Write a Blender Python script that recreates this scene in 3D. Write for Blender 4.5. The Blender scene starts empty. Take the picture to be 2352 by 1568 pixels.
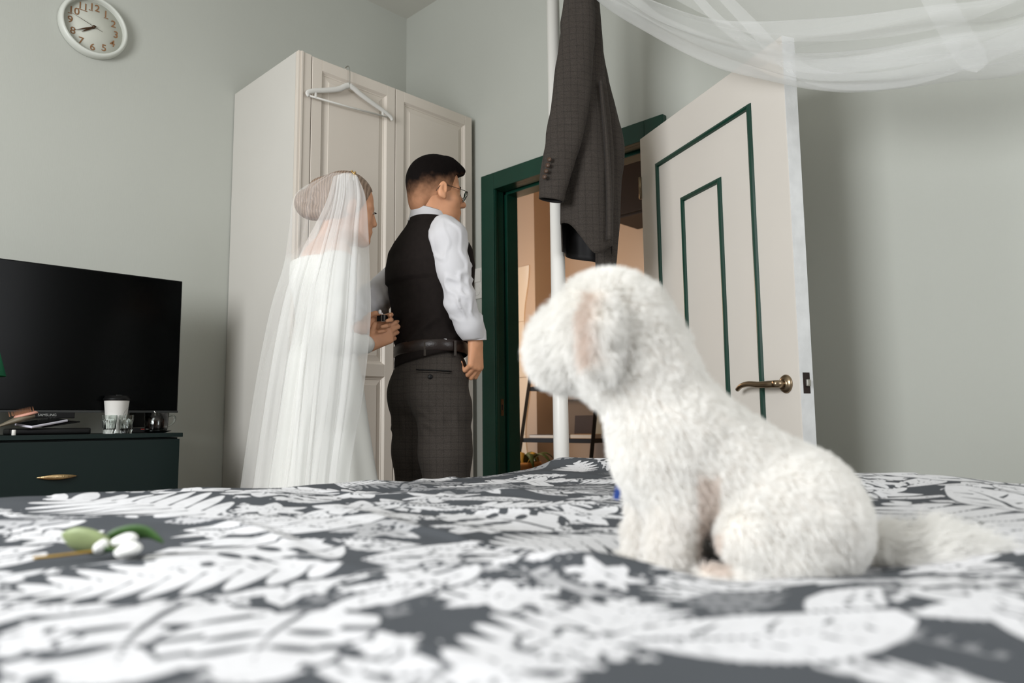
import bpy, bmesh, math, random
import numpy as np
from mathutils import Vector, Matrix
random.seed(7)
rng = np.random.default_rng(7)
SC = bpy.context.scene
COL = SC.collection
pi = math.pi

# ------------------------------------------------------------------ camera, world, lights, exposure
cam_d = bpy.data.cameras.new('camera'); cam = bpy.data.objects.new('camera', cam_d); COL.objects.link(cam)
R_ = Vector((0.69769, -0.71633, -0.01056)); U_ = Vector((-0.07147, -0.08426, 0.99388)); F_ = Vector((0.71283, 0.69266, 0.10998))
cam.matrix_world = Matrix(((R_.x, U_.x, -F_.x, 0.0), (R_.y, U_.y, -F_.y, 0.0), (R_.z, U_.z, -F_.z, 0.80), (0, 0, 0, 1)))
cam_d.sensor_width = 36.0; cam_d.lens = 25.87; cam_d.clip_start = 0.02
cam_d.dof.use_dof = True; cam_d.dof.focus_distance = 2.55; cam_d.dof.aperture_fstop = 2.8
SC.camera = cam
SC.view_settings.view_transform = 'Standard'; SC.view_settings.look = 'None'
SC.view_settings.exposure = 0.24; SC.view_settings.gamma = 1.0; SC.view_settings.use_curve_mapping = False
SC.cycles.transparent_max_bounces = 24
world = bpy.data.worlds.new('sky'); SC.world = world; world.use_nodes = True
bg = world.node_tree.nodes['Background']; bg.inputs[0].default_value = (0.80, 0.88, 1.0, 1); bg.inputs[1].default_value = 1.0

def area(name, loc, direction, sx, sy, power, color):
    l = bpy.data.lights.new(name, 'AREA'); l.shape = 'RECTANGLE'; l.size = sx; l.size_y = sy; l.energy = power; l.color = color
    o = bpy.data.objects.new(name, l); COL.objects.link(o); o.location = loc
    o.rotation_euler = Vector(direction).to_track_quat('-Z', 'Z').to_euler()
    return o
# window daylight from behind the photographer, then a weaker added fill light
area('window_daylight', (-1.47, 1.22, 1.75), (1, -0.08, -0.10), 1.2, 1.7, 92, (0.97, 0.985, 1.0))
area('added_fill_light', (1.05, -1.47, 1.75), (0, 1, -0.12), 1.0, 1.7, 25, (0.97, 0.985, 1.0))

# ------------------------------------------------------------------ helpers
def lin(c):
    return tuple(((v / 255) / 12.92 if v / 255 <= 0.04045 else ((v / 255 + 0.055) / 1.055) ** 2.4) for v in c)

def mat(name, rgb, rough=0.6, metal=0.0, bump=0.0, bscale=60.0, vary=0.0, vscale=4.0, spec=0.5, sheen=0.0, trans=0.0, ior=1.45, coat=0.0, sss=0.0):
    m = bpy.data.materials.new(name); m.use_nodes = True
    nt = m.node_tree; b = nt.nodes['Principled BSDF']
    c = (*lin(rgb), 1)
    b.inputs['Base Color'].default_value = c; b.inputs['Roughness'].default_value = rough; b.inputs['Metallic'].default_value = metal
    b.inputs['Specular IOR Level'].default_value = spec; b.inputs['IOR'].default_value = ior
    b.inputs['Sheen Weight'].default_value = sheen; b.inputs['Transmission Weight'].default_value = trans; b.inputs['Coat Weight'].default_value = coat
    b.inputs['Subsurface Weight'].default_value = sss
    if sss: b.inputs['Subsurface Radius'].default_value = (0.02, 0.01, 0.006); b.inputs['Subsurface Scale'].default_value = 0.3
    tc = nt.nodes.new('ShaderNodeTexCoord')
    if vary:
        n = nt.nodes.new('ShaderNodeTexNoise'); n.inputs['Scale'].default_value = vscale; n.inputs['Detail'].default_value = 5
        nt.links.new(tc.outputs['Object'], n.inputs['Vector'])
        r = nt.nodes.new('ShaderNodeMix'); r.data_type = 'RGBA'; r.blend_type = 'MULTIPLY'; r.inputs[0].default_value = 1.0
        r.inputs[6].default_value = c
        mr = nt.nodes.new('ShaderNodeMapRange'); mr.inputs[1].default_value = 0.25; mr.inputs[2].default_value = 0.75
        mr.inputs[3].default_value = 1 - vary; mr.inputs[4].default_value = 1.0 + vary * 0.3
        nt.links.new(n.outputs[0], mr.inputs[0]); nt.links.new(mr.outputs[0], r.inputs[7]); nt.links.new(r.outputs[2], b.inputs['Base Color'])
    if bump:
        n2 = nt.nodes.new('ShaderNodeTexNoise'); n2.inputs['Scale'].default_value = bscale; n2.inputs['Detail'].default_value = 3
        nt.links.new(tc.outputs['Object'], n2.inputs['Vector'])
        bp = nt.nodes.new('ShaderNodeBump'); bp.inputs['Strength'].default_value = bump; bp.inputs['Distance'].default_value = 0.002
        nt.links.new(n2.outputs[0], bp.inputs['Height']); nt.links.new(bp.outputs[0], b.inputs['Normal'])
    return m

def mesh_np(name, V, F, m=None, parent=None, smooth=True):
    """V (n,3) array, F list/array of faces -> one linked mesh object"""
    me = bpy.data.meshes.new(name)
    V = np.asarray(V, float)
    if isinstance(F, np.ndarray) and F.ndim == 2:
        k = F.shape[1]; nf = len(F)
        me.vertices.add(len(V)); me.vertices.foreach_set('co', V.astype(np.float32).ravel())
        me.loops.add(nf * k); me.loops.foreach_set('vertex_index', F.astype(np.int32).ravel())
        me.polygons.add(nf); me.polygons.foreach_set('loop_start', np.arange(0, nf * k, k, dtype=np.int32))
        me.update(calc_edges=True); me.validate()
    else:
        me.from_pydata([tuple(v) for v in V], [], [tuple(int(i) for i in f) for f in F])
    return link(name, me, m, parent, smooth)

def link(name, me, m=None, parent=None, smooth=False):
    if m: me.materials.append(m)
    if smooth and len(me.polygons): me.polygons.foreach_set('use_smooth', np.ones(len(me.polygons), bool))
    o = bpy.data.objects.new(name, me); COL.objects.link(o)
    if parent: o.parent = parent
    return o

def obj(name, bm, m=None, parent=None, smooth=False, bevel=0.0, seg=2):
    if bevel:
        bmesh.ops.bevel(bm, geom=[e for e in bm.edges], offset=bevel, segments=seg, affect='EDGES', profile=0.7)
    bmesh.ops.recalc_face_normals(bm, faces=bm.faces)
    me = bpy.data.meshes.new(name); bm.to_mesh(me); bm.free()
    return link(name, me, m, parent, smooth)

def tag(o, label, cat, group=None):
    o['label'] = label; o['category'] = cat
    if group: o['group'] = group
    return o

def thing(name, label, cat, loc=(0, 0, 0), rz=0.0, group=None):
    o = bpy.data.objects.new(name, None); COL.objects.link(o); o.empty_display_size = 0.05
    o.location = loc; o.rotation_euler = (0, 0, rz)
    return tag(o, label, cat, group)

def struct(o):
    o['kind'] = 'structure'; return o

def box(bm, lo, hi):
    x0, y0, z0 = lo; x1, y1, z1 = hi
    v = [bm.verts.new(p) for p in ((x0, y0, z0), (x1, y0, z0), (x1, y1, z0), (x0, y1, z0), (x0, y0, z1), (x1, y0, z1), (x1, y1, z1), (x0, y1, z1))]
    for f in ((0, 3, 2, 1), (4, 5, 6, 7), (0, 1, 5, 4), (1, 2, 6, 5), (2, 3, 7, 6), (3, 0, 4, 7)):
        bm.faces.new([v[i] for i in f])
    return v

def boxo(name, lo, hi, m, parent=None, bevel=0.0, smooth=False):
    bm = bmesh.new(); box(bm, lo, hi); return obj(name, bm, m, parent, smooth, bevel)

def lathe(name, prof, m, parent=None, n=32, center=(0, 0, 0), axis='z', closed=False):
    """prof list of (r, h); revolved about an axis through center"""
    V = []; F = []
    for r, h in prof:
        for i in range(n):
            a = 2 * pi * i / n; p = (r * math.cos(a), r * math.sin(a), h)
            if axis == 'y': p = (p[0], -p[2], p[1])
            if axis == 'x': p = (p[2], p[0], p[1])
            V.append((p[0] + center[0], p[1] + center[1], p[2] + center[2]))
    k = len(prof)
    for j in range(k if closed else k - 1):
        for i in range(n):
            a, b = j, (j + 1) % k
            F.append((a * n + i, a * n + (i + 1) % n, b * n + (i + 1) % n, b * n + i))
    if not closed:
        if prof[0][0] > 1e-6: F.append(tuple(range(n))[::-1])
        if prof[-1][0] > 1e-6: F.append(tuple((k - 1) * n + i for i in range(n)))
    o = mesh_np(name, V, F, m, parent, True)
    bm = bmesh.new(); bm.from_mesh(o.data); bmesh.ops.remove_doubles(bm, verts=bm.verts, dist=1e-5); bmesh.ops.recalc_face_normals(bm, faces=bm.faces); bm.to_mesh(o.data); bm.free()
    return o

def catmull(pts, n):
    P = np.asarray(pts, float)
    if len(P) < 3:
        t = np.linspace(0, 1, n)[:, None]; return P[0] * (1 - t) + P[-1] * t
    Q = np.vstack([2 * P[0] - P[1], P, 2 * P[-1] - P[-2]]); out = []
    T = np.linspace(0, len(P) - 1 - 1e-9, n)
    for t in T:
        i = int(t); u = t - i; a, b, c, d = Q[i:i + 4]
        out.append(0.5 * (2 * b + (c - a) * u + (2 * a - 5 * b + 4 * c - d) * u * u + (3 * b - a - 3 * c + d) * u ** 3))
    return np.array(out)

def tube_vf(path, radii, n=12, cap=True, flat=None):
    """swept tube; radii scalar/list; flat=(axis vector, factor) squashes it"""
    P = np.asarray(path, float); k = len(P)
    r = np.broadcast_to(np.asarray(radii, float), (k,)) if np.ndim(radii) else np.full(k, radii)
    T = np.gradient(P, axis=0); T /= np.linalg.norm(T, axis=1)[:, None] + 1e-12
    ref = np.array([0, 0, 1.0]) if abs(T[0][2]) < 0.9 else np.array([1.0, 0, 0])
    V = []
    N = np.cross(T[0], ref); N /= np.linalg.norm(N)
    for i in range(k):
        N = N - T[i] * (N @ T[i]); N /= np.linalg.norm(N); B = np.cross(T[i], N)
        for j in range(n):
            a = 2 * pi * j / n; off = (N * math.cos(a) + B * math.sin(a)) * r[i]
            if flat is not None:
                ax = np.asarray(flat[0], float); ax = ax / np.linalg.norm(ax); off = off - ax * (off @ ax) * (1 - flat[1])
            V.append(P[i] + off)
    F = [(i * n + j, i * n + (j + 1) % n, (i + 1) * n + (j + 1) % n, (i + 1) * n + j) for i in range(k - 1) for j in range(n)]
    if cap: F.append(tuple(range(n))[::-1]); F.append(tuple((k - 1) * n + j for j in range(n)))
    return np.array(V), F

def tube(name, path, radii, m, parent=None, n=12, flat=None, cap=True):
    V, F = tube_vf(path, radii, n, cap, flat); return mesh_np(name, V, F, m, parent, True)

def loft(name, rings, m, parent=None, cap0=True, cap1=True, smooth=True):
    k = len(rings); n = len(rings[0]); V = np.vstack(rings)
    F = [(i * n + j, i * n + (j + 1) % n, (i + 1) * n + (j + 1) % n, (i + 1) * n + j) for i in range(k - 1) for j in range(n)]
    if cap0: F.append(tuple(range(n))[::-1])
    if cap1: F.append(tuple((k - 1) * n + j for j in range(n)))
    return mesh_np(name, V, F, m, parent, smooth)

def grid_faces(nu, nv):
    i = np.arange(nu - 1)[:, None]; j = np.arange(nv - 1)[None, :]
    a = i * nv + j
    return np.stack([a, a + nv, a + nv + 1, a + 1], -1).reshape(-1, 4)

# smooth 3-D value noise
_tab = np.random.default_rng(3).random((32, 32, 32)).astype(np.float32) * 2 - 1
def noise(P, s=1.0):
    P = np.asarray(P, float) * s; i = np.floor(P).astype(int); f = P - i; f = f * f * (3 - 2 * f); i &= 31; j = (i + 1) & 31
    x0, y0, z0 = i.T; x1, y1, z1 = j.T; u, v, w = f.T
    c = lambda a, b, d: _tab[a, b, d]
    return ((c(x0, y0, z0) * (1 - u) + c(x1, y0, z0) * u) * (1 - v) + (c(x0, y1, z0) * (1 - u) + c(x1, y1, z0) * u) * v) * (1 - w) + \
           ((c(x0, y0, z1) * (1 - u) + c(x1, y0, z1) * u) * (1 - v) + (c(x0, y1, z1) * (1 - u) + c(x1, y1, z1) * u) * v) * w

# signed distance fields -> one continuous mesh (surface nets)
def rc(P, a, b, ra, rb):
    a = np.asarray(a, np.float32); d = np.asarray(b, np.float32) - a; L2 = float(d @ d) + 1e-12
    q = P - a; t = np.clip(q @ d / L2, 0, 1)
    return np.sqrt(((q - t[:, None] * d) ** 2).sum(1)) - (ra + (rb - ra) * t)
def el(P, c, r, A=None):
    q = P - np.asarray(c, np.float32)
    if A is not None: q = q @ np.asarray(A, np.float32).T      # rows of A = local axes
    r = np.asarray(r, np.float32); k0 = np.sqrt(((q / r) ** 2).sum(1)); k1 = np.sqrt(((q / r ** 2) ** 2).sum(1)) + 1e-9
    return k0 * (k0 - 1) / k1
def smin(a, b, k):
    h = np.clip(0.5 + 0.5 * (b - a) / k, 0, 1); return b * (1 - h) + a * h - k * h * (1 - h)
def chain(P, pts, radii, k=0.01):
    d = None
    for a, b, ra, rb in zip(pts[:-1], pts[1:], radii[:-1], radii[1:]):
        e = rc(P, a, b, ra, rb); d = e if d is None else smin(d, e, k)
    return d
def surfnet(f, lo, hi, h):
    lo = np.asarray(lo, float); hi = np.asarray(hi, float); n = np.ceil((hi - lo) / h).astype(int) + 1
    ax = [lo[i] + h * np.arange(n[i]) for i in range(3)]
    G = np.stack(np.meshgrid(*ax, indexing='ij'), -1).reshape(-1, 3).astype(np.float32)
    D = f(G).reshape(n); S = D < 0
    nx, ny, nz = n - 1
    C = np.zeros((nx, ny, nz), np.int8)
    for a in (0, 1):
        for b in (0, 1):
            for c in (0, 1): C += S[a:a + nx, b:b + ny, c:c + nz]
    act = np.argwhere((C > 0) & (C < 8)); idx = -np.ones((nx, ny, nz), int); idx[tuple(act.T)] = np.arange(len(act))
    acc = np.zeros((len(act), 3)); cnt = np.zeros(len(act))
    cor = [(a, b, c) for a in (0, 1) for b in (0, 1) for c in (0, 1)]
    for p in cor:
        for ax_ in range(3):
            if p[ax_]: continue
            q = list(p); q[ax_] = 1
            A = act + p; B = act + q; da = D[tuple(A.T)]; db = D[tuple(B.T)]; m = (da < 0) != (db < 0)
            t = np.where(m, da / (da - db + 1e-20), 0); acc[m] += (A + (B - A) * t[:, None])[m]; cnt[m] += 1
    V = lo + h * acc / np.maximum(cnt, 1)[:, None]
    Q = []
    for ax_ in range(3):
        u, v = (ax_ + 1) % 3, (ax_ + 2) % 3
        sl0 = [slice(None)] * 3; sl1 = [slice(None)] * 3; sl0[ax_] = slice(0, -1); sl1[ax_] = slice(1, None)
        ch = np.argwhere(S[tuple(sl0)] != S[tuple(sl1)])
        ok = (ch[:, u] > 0) & (ch[:, v] > 0) & (ch[:, u] < n[u] - 1) & (ch[:, v] < n[v] - 1); ch = ch[ok]
        eu = np.zeros(3, int); ev = np.zeros(3, int); eu[u] = 1; ev[v] = 1
        q = np.stack([idx[tuple((ch - eu - ev).T)], idx[tuple((ch - ev).T)], idx[tuple(ch.T)], idx[tuple((ch - eu).T)]], 1)
        ins = S[tuple(ch.T)]; q[~ins] = q[~ins][:, ::-1]; Q.append(q)
    return V, np.vstack(Q)
def normals(V, F):
    a, b, c = V[F[:, 0]], V[F[:, 1]], V[F[:, 2]]; fn = np.cross(c - a, V[F[:, 3]] - b) if F.shape[1] == 4 else np.cross(b - a, c - a)
    N = np.zeros_like(V)
    for k in range(F.shape[1]): np.add.at(N, F[:, k], fn)
    return N / (np.linalg.norm(N, axis=1)[:, None] + 1e-12)
def relax(V, F, it=2, lam=0.5):
    E = np.vstack([F[:, [i, (i + 1) % F.shape[1]]] for i in range(F.shape[1])])
    for _ in range(it):
        acc = np.zeros_like(V); c = np.zeros(len(V))
        np.add.at(acc, E[:, 0], V[E[:, 1]]); np.add.at(c, E[:, 0], 1); np.add.at(acc, E[:, 1], V[E[:, 0]]); np.add.at(c, E[:, 1], 1)
        V = V * (1 - lam) + lam * acc / np.maximum(c, 1)[:, None]
    return V
def sdf_obj(name, f, lo, hi, h, m, parent=None, it=1, disp=None):
    V, F = surfnet(f, lo, hi, h); V = relax(V, F, it)
    if disp is not None: V = V + normals(V, F) * disp(V)[:, None]
    return mesh_np(name, V, F, m, parent, True)
def lettering(name, body, size, m, parent, loc, rot, depth=0.0004, align='CENTER', bold=0.0):
    cu = bpy.data.curves.new(name, 'FONT'); cu.body = body; cu.size = size; cu.align_x = align; cu.align_y = 'CENTER'; cu.extrude = depth; cu.offset = bold
    cu.materials.append(m); tmp = bpy.data.objects.new('lettering', cu); COL.objects.link(tmp); bpy.context.view_layer.update()
    me = bpy.data.meshes.new_from_object(tmp.evaluated_get(bpy.context.evaluated_depsgraph_get())); bpy.data.objects.remove(tmp); me.name = name
    o = bpy.data.objects.new(name, me); COL.objects.link(o)
    if parent: o.parent = parent
    o.location = loc; o.rotation_euler = rot
    return o

# ------------------------------------------------------------------ materials
def wall_mat(name, rgb, var=0.05):
    m = mat(name, rgb, 0.85, vary=var, vscale=1.2, spec=0.2); nt = m.node_tree; b = nt.nodes['Principled BSDF']
    tc = nt.nodes['Texture Coordinate']
    w1 = nt.nodes.new('ShaderNodeTexNoise'); w1.inputs['Scale'].default_value = 300
    mp = nt.nodes.new('ShaderNodeMapping'); mp.inputs['Scale'].default_value = (1, 1, 0.12); nt.links.new(tc.outputs['Object'], mp.inputs[0]); nt.links.new(mp.outputs[0], w1.inputs['Vector'])
    bp = nt.nodes.new('ShaderNodeBump'); bp.inputs['Strength'].default_value = 0.25; bp.inputs['Distance'].default_value = 0.001
    nt.links.new(w1.outputs[0], bp.inputs['Height']); nt.links.new(bp.outputs[0], b.inputs['Normal'])
    return m
M = {}
M['wall'] = wall_mat('woven_wallpaper', (182, 184, 176))
M['wallpaper_dark'] = mat('taupe_wallpaper', (150, 142, 130), 0.9)
M['ceil'] = mat('ceiling_paint', (200, 199, 191), 0.9, bump=0.1)
M['floor'] = mat('floor_boards', (120, 92, 66), 0.5, vary=0.3, vscale=6)
M['hallwall'] = wall_mat('hall_plaster', (204, 182, 160))
M['hallfloor'] = mat('hall_floor', (110, 85, 62), 0.5, vary=0.2)
M['green'] = mat('green_gloss_paint', (12, 56, 43), 0.32, bump=0.12, bscale=40, vary=0.2, vscale=9)
M['door'] = mat('door_paint', (213, 207, 198), 0.5, bump=0.08, bscale=25, vary=0.03)
M['dooredge'] = mat('door_edge_paint', (218, 219, 218), 0.6, bump=0.7, bscale=45, vary=0.12, vscale=20)
M['ward'] = mat('wardrobe_cream', (210, 201, 189), 0.45, vary=0.02)
M['wardside'] = mat('wardrobe_side', (203, 200, 193), 0.5, vary=0.02)
M['white'] = mat('white_plastic', (212, 210, 204), 0.4)
M['clockrim'] = mat('clock_rim', (205, 208, 200), 0.35)
M['clockface'] = mat('clock_face', (196, 197, 186), 0.7, vary=0.04, vscale=12)
M['numeral'] = mat('copper_print', (132, 94, 60), 0.5)
M['hand'] = mat('dark_copper', (72, 50, 32), 0.4, metal=0.3)
M['steel'] = mat('steel', (190, 188, 182), 0.3, metal=1.0)
M['bronze'] = mat('bronze', (150, 132, 108), 0.3, metal=1.0, vary=0.2, vscale=40)
M['brass'] = mat('brass', (200, 172, 128), 0.32, metal=1.0, bump=0.5, bscale=300)
M['dark'] = mat('dark_recess', (34, 22, 17), 0.8)
M['screen'] = mat('screen_glass', (4, 5, 5), 0.18, spec=0.08)
M['black'] = mat('black_plastic', (10, 10, 10), 0.45, spec=0.25)
M['tvchin'] = mat('screen_bezel', (36, 38, 36), 0.4)
M['print'] = mat('pale_print', (170, 172, 168), 0.5)
M['dresser'] = mat('dark_green_laminate', (16, 30, 28), 0.5, vary=0.06, spec=0.25)
M['paper'] = mat('paper_cup', (226, 224, 218), 0.7)
M['ink'] = mat('grey_ink', (120, 122, 120), 0.6)
M['pole'] = mat('pole_enamel', (226, 224, 218), 0.35)
M['wood'] = mat('bed_wood', (190, 186, 178), 0.5, vary=0.05)
M['sheet'] = mat('mattress_cloth', (225, 226, 228), 0.9, bump=0.2)
M['shelf'] = mat('black_steel', (22, 18, 16), 0.5)
M['darkwood'] = mat('dark_wood', (30, 21, 16), 0.55, vary=0.3, vscale=12)
M['terra'] = mat('terracotta', (196, 140, 82), 0.8, bump=0.3)
M['leaf'] = mat('leaf', (72, 92, 40), 0.5, vary=0.4, vscale=30)
M['yleaf'] = mat('yellow_leaf', (176, 140, 52), 0.55, vary=0.3, vscale=30)
M['lampgreen'] = mat('lamp_green', (40, 120, 84), 0.5)
M['copper'] = mat('copper_handle', (176, 96, 52), 0.35, metal=0.6)
M['pink'] = mat('pink_rubber', (206, 150, 132), 0.6)
M['leather'] = mat('dark_leather', (32, 22, 18), 0.35, bump=0.25, bscale=200)
M['lining'] = mat('dark_lining', (14, 12, 13), 0.6)
M['skin'] = mat('skin', (203, 148, 112), 0.5, vary=0.12, vscale=25, sss=0.15, spec=0.35)
M['skinb'] = mat('skin_bride', (205, 152, 118), 0.5, vary=0.1, vscale=25, sss=0.15, spec=0.35)
M['shirt'] = mat('white_shirt', (198, 197, 199), 0.8, bump=0.1, bscale=400)
M['satin'] = mat('white_crepe', (226, 226, 220), 0.55, sheen=0.1, bump=0.06, bscale=500)
M['vest'] = mat('dark_vest', (30, 25, 23), 0.9, bump=0.25, bscale=500, vary=0.25, vscale=60, spec=0.15)
M['vestback'] = M['vest']
M['hairdark'] = mat('dark_hair', (22, 17, 14), 0.5, bump=0.6, bscale=220)
M['eye'] = mat('eye_white', (225, 220, 212), 0.2)
M['iris'] = mat('eye_iris', (40, 28, 20), 0.2)
M['nail'] = mat('white_nail', (232, 228, 226), 0.25)
M['gold'] = mat('gold', (196, 164, 110), 0.3, metal=1.0)
M['pearl'] = mat('pearl', (225, 222, 214), 0.25)
M['blue'] = mat('blue_tag', (44, 74, 150), 0.7)
M['bgleaf'] = mat('fresh_leaf', (66, 100, 50), 0.45, vary=0.35, vscale=25)
M['bgleaf2'] = mat('pale_leaf', (152, 166, 118), 0.5, vary=0.3, vscale=25)
M['petal'] = mat('white_petal', (236, 236, 232), 0.6)
M['nose'] = mat('dog_nose', (26, 22, 22), 0.35)

def glass(name, color, rough=0.0):
    m = mat(name, (255, 255, 255), rough, trans=1.0, ior=1.45); m.node_tree.nodes['Principled BSDF'].inputs['Base Color'].default_value = (*color, 1); return m
M['glass'] = glass('clear_glass', (0.93, 0.97, 0.95)); M['lens'] = glass('lens_glass', (0.96, 0.98, 0.97)); M['lens'].node_tree.nodes['Principled BSDF'].inputs['IOR'].default_value = 1.05
M['tea'] = mat('black_tea', (24, 10, 6), 0.1)

def suit_mat(name, base, line, hi):
    """dark wool with a fine check"""
    m = bpy.data.materials.new(name); m.use_nodes = True; nt = m.node_tree; b = nt.nodes['Principled BSDF']
    b.inputs['Roughness'].default_value = 0.85; b.inputs['Sheen Weight'].default_value = 0.03; b.inputs['Specular IOR Level'].default_value = 0.15
    tc = nt.nodes.new('ShaderNodeTexCoord')
    def bands(direction, scale, lo, up, dist):
        w = nt.nodes.new('ShaderNodeTexWave'); w.wave_type = 'BANDS'; w.bands_direction = direction; w.inputs['Scale'].default_value = scale
        w.inputs['Distortion'].default_value = dist; w.inputs['Detail'].default_value = 1
        nt.links.new(tc.outputs['Object'], w.inputs['Vector'])
        r = nt.nodes.new('ShaderNodeMapRange'); r.inputs[1].default_value = lo; r.inputs[2].default_value = up; nt.links.new(w.outputs[0], r.inputs[0]); return r
    def mixc(fac, c1, c2, k=None):
        x = nt.nodes.new('ShaderNodeMix'); x.data_type = 'RGBA'
        if isinstance(fac, float): x.inputs[0].default_value = fac
        else: nt.links.new(fac, x.inputs[0])
        for s, c in ((6, c1), (7, c2)):
            if isinstance(c, tuple): x.inputs[s].default_value = (*lin(c), 1)
            else: nt.links.new(c, x.inputs[s])
        return x.outputs[2]
    def mul(a, k):
        x = nt.nodes.new('ShaderNodeMath'); x.operation = 'MULTIPLY'; nt.links.new(a, x.inputs[0]); x.inputs[1].default_value = k; return x.outputs[0]
    n = nt.nodes.new('ShaderNodeTexNoise'); n.inputs['Scale'].default_value = 420; nt.links.new(tc.outputs['Object'], n.inputs['Vector'])
    c = mixc(n.outputs[0], base, hi)
    c = mixc(mul(bands('X', 13, 0.9, 1.0, 0.8).outputs[0], 0.22), c, line)
    c = mixc(mul(bands('Z', 13, 0.9, 1.0, 0.6).outputs[0], 0.22), c, line)
    c = mixc(mul(bands('Z', 60, 0.5, 1.0, 1.5).outputs[0], 0.22), c, line)
    nt.links.new(c, b.inputs['Base Color'])
    bp = nt.nodes.new('ShaderNodeBump'); bp.inputs['Strength'].default_value = 0.3; bp.inputs['Distance'].default_value = 0.001
    nt.links.new(n.outputs[0], bp.inputs['Height']); nt.links.new(bp.outputs[0], b.inputs['Normal'])
    return m
M['suit'] = suit_mat('wool_check', (32, 29, 26), (20, 21, 22), (80, 73, 67))

def tulle_mat(name, lo, hi, rgb):
    """netting: see-through square on, denser where it is seen edge on"""
    m = bpy.data.materials.new(name); m.use_nodes = True; nt = m.node_tree; nt.nodes.clear()
    out = nt.nodes.new('ShaderNodeOutputMaterial'); mx = nt.nodes.new('ShaderNodeMixShader'); tr = nt.nodes.new('ShaderNodeBsdfTransparent')
    ad = nt.nodes.new('ShaderNodeMixShader'); df = nt.nodes.new('ShaderNodeBsdfDiffuse'); tl = nt.nodes.new('ShaderNodeBsdfTranslucent')
    df.inputs[0].default_value = (*lin(rgb), 1); tl.inputs[0].default_value = (*lin(rgb), 1); ad.inputs[0].default_value = 0.4
    nt.links.new(df.outputs[0], ad.inputs[1]); nt.links.new(tl.outputs[0], ad.inputs[2])
    lw = nt.nodes.new('ShaderNodeLayerWeight'); lw.inputs[0].default_value = 0.35
    mr = nt.nodes.new('ShaderNodeMapRange'); mr.inputs[3].default_value = lo; mr.inputs[4].default_value = hi
    nt.links.new(lw.outputs['Facing'], mr.inputs[0])
    nt.links.new(mr.outputs[0], mx.inputs[0]); nt.links.new(tr.outputs[0], mx.inputs[1]); nt.links.new(ad.outputs[0], mx.inputs[2]); nt.links.new(mx.outputs[0], out.inputs[0])
    return m
M['veil'] = tulle_mat('veil_tulle', 0.42, 0.70, (240, 240, 238))
M['veilthin'] = tulle_mat('veil_tulle_thin', 0.20, 0.5, (240, 240, 238))
M['canopy'] = tulle_mat('canopy_tulle', 0.24, 0.55, (236, 237, 236))
# ------------------------------------------------------------------ the room
def boxes(name, lst, m, parent=None, bevel=0.0):
    bm = bmesh.new()
    for lo, hi in lst: box(bm, lo, hi)
    return obj(name, bm, m, parent, False, bevel)
CEIL = 3.15
struct(boxo('floor', (-1.60, -1.60, -0.1), (2.56, 3.36, 0.0), M['floor']))
struct(boxo('ceiling', (-1.60, -1.60, CEIL), (2.63, 3.36, CEIL + 0.1), M['ceil']))
struct(boxo('wall_left', (-1.60, 3.26, 0), (2.63, 3.38, CEIL), M['wall']))
struct(boxes('wall_right', [((2.50, -1.60, 0), (2.63, 1.60, CEIL)), ((2.50, 2.56, 0), (2.63, 3.26, CEIL)), ((2.50, 1.60, 1.99), (2.63, 2.56, CEIL))], M['wall']))
# walls behind the photographer
struct(boxes('wall_back', [((-1.60, -1.60, 0), (-1.50, 0.62, CEIL)), ((-1.60, 1.82, 0), (-1.50, 3.26, CEIL)), ((-1.60, 0.62, 0), (-1.50, 1.82, 0.88)), ((-1.60, 0.62, 2.62), (-1.50, 1.82, CEIL))], M['wallpaper_dark']))
struct(boxes('wall_front', [((-1.50, -1.60, 0), (0.53, -1.50, CEIL)), ((1.57, -1.60, 0), (2.50, -1.50, CEIL)), ((0.53, -1.60, 0), (1.57, -1.50, 0.88)), ((0.53, -1.60, 2.62), (1.57, -1.50, CEIL))], M['wallpaper_dark']))
def window_frame(name, lo, hi, axis):
    w = bpy.data.objects.new(name, None); COL.objects.link(w); struct(w)
    a = 1 - axis; t = 0.05
    def bar(n, u0, u1, z0, z1):
        l = [0, 0, z0]; h = [0, 0, z1]; l[axis], h[axis] = lo[axis], hi[axis]; l[a], h[a] = u0, u1
        boxo(n, tuple(l), tuple(h), M['white'], w, 0.004)
    bar('frame_rail', lo[a], hi[a], lo[2], lo[2] + t); bar('frame_rail', lo[a], hi[a], hi[2] - t, hi[2])
    bar('frame_stile', lo[a], lo[a] + t, lo[2] + t, hi[2] - t); bar('frame_stile', hi[a] - t, hi[a], lo[2] + t, hi[2] - t)
    c = (lo[a] + hi[a]) / 2; bar('mullion', c - 0.03, c + 0.03, lo[2] + t, hi[2] - t)
window_frame('window_1', (-1.58, 0.62, 0.88), (-1.53, 1.82, 2.62), 0)
struct(boxo('baseboard_left', (-1.50, 3.245, 0), (1.48, 3.26, 0.08), M['white'], bevel=0.003))
struct(boxes('baseboard_right', [((2.485, -1.50, 0), (2.50, 1.54, 0.08)), ((2.485, 2.611, 0), (2.50, 3.26, 0.08))], M['white'], bevel=0.003))

window_frame('fill_window', (0.53, -1.58, 0.88), (1.57, -1.53, 2.62), 1)  # unseen window added to house the fill light

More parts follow.
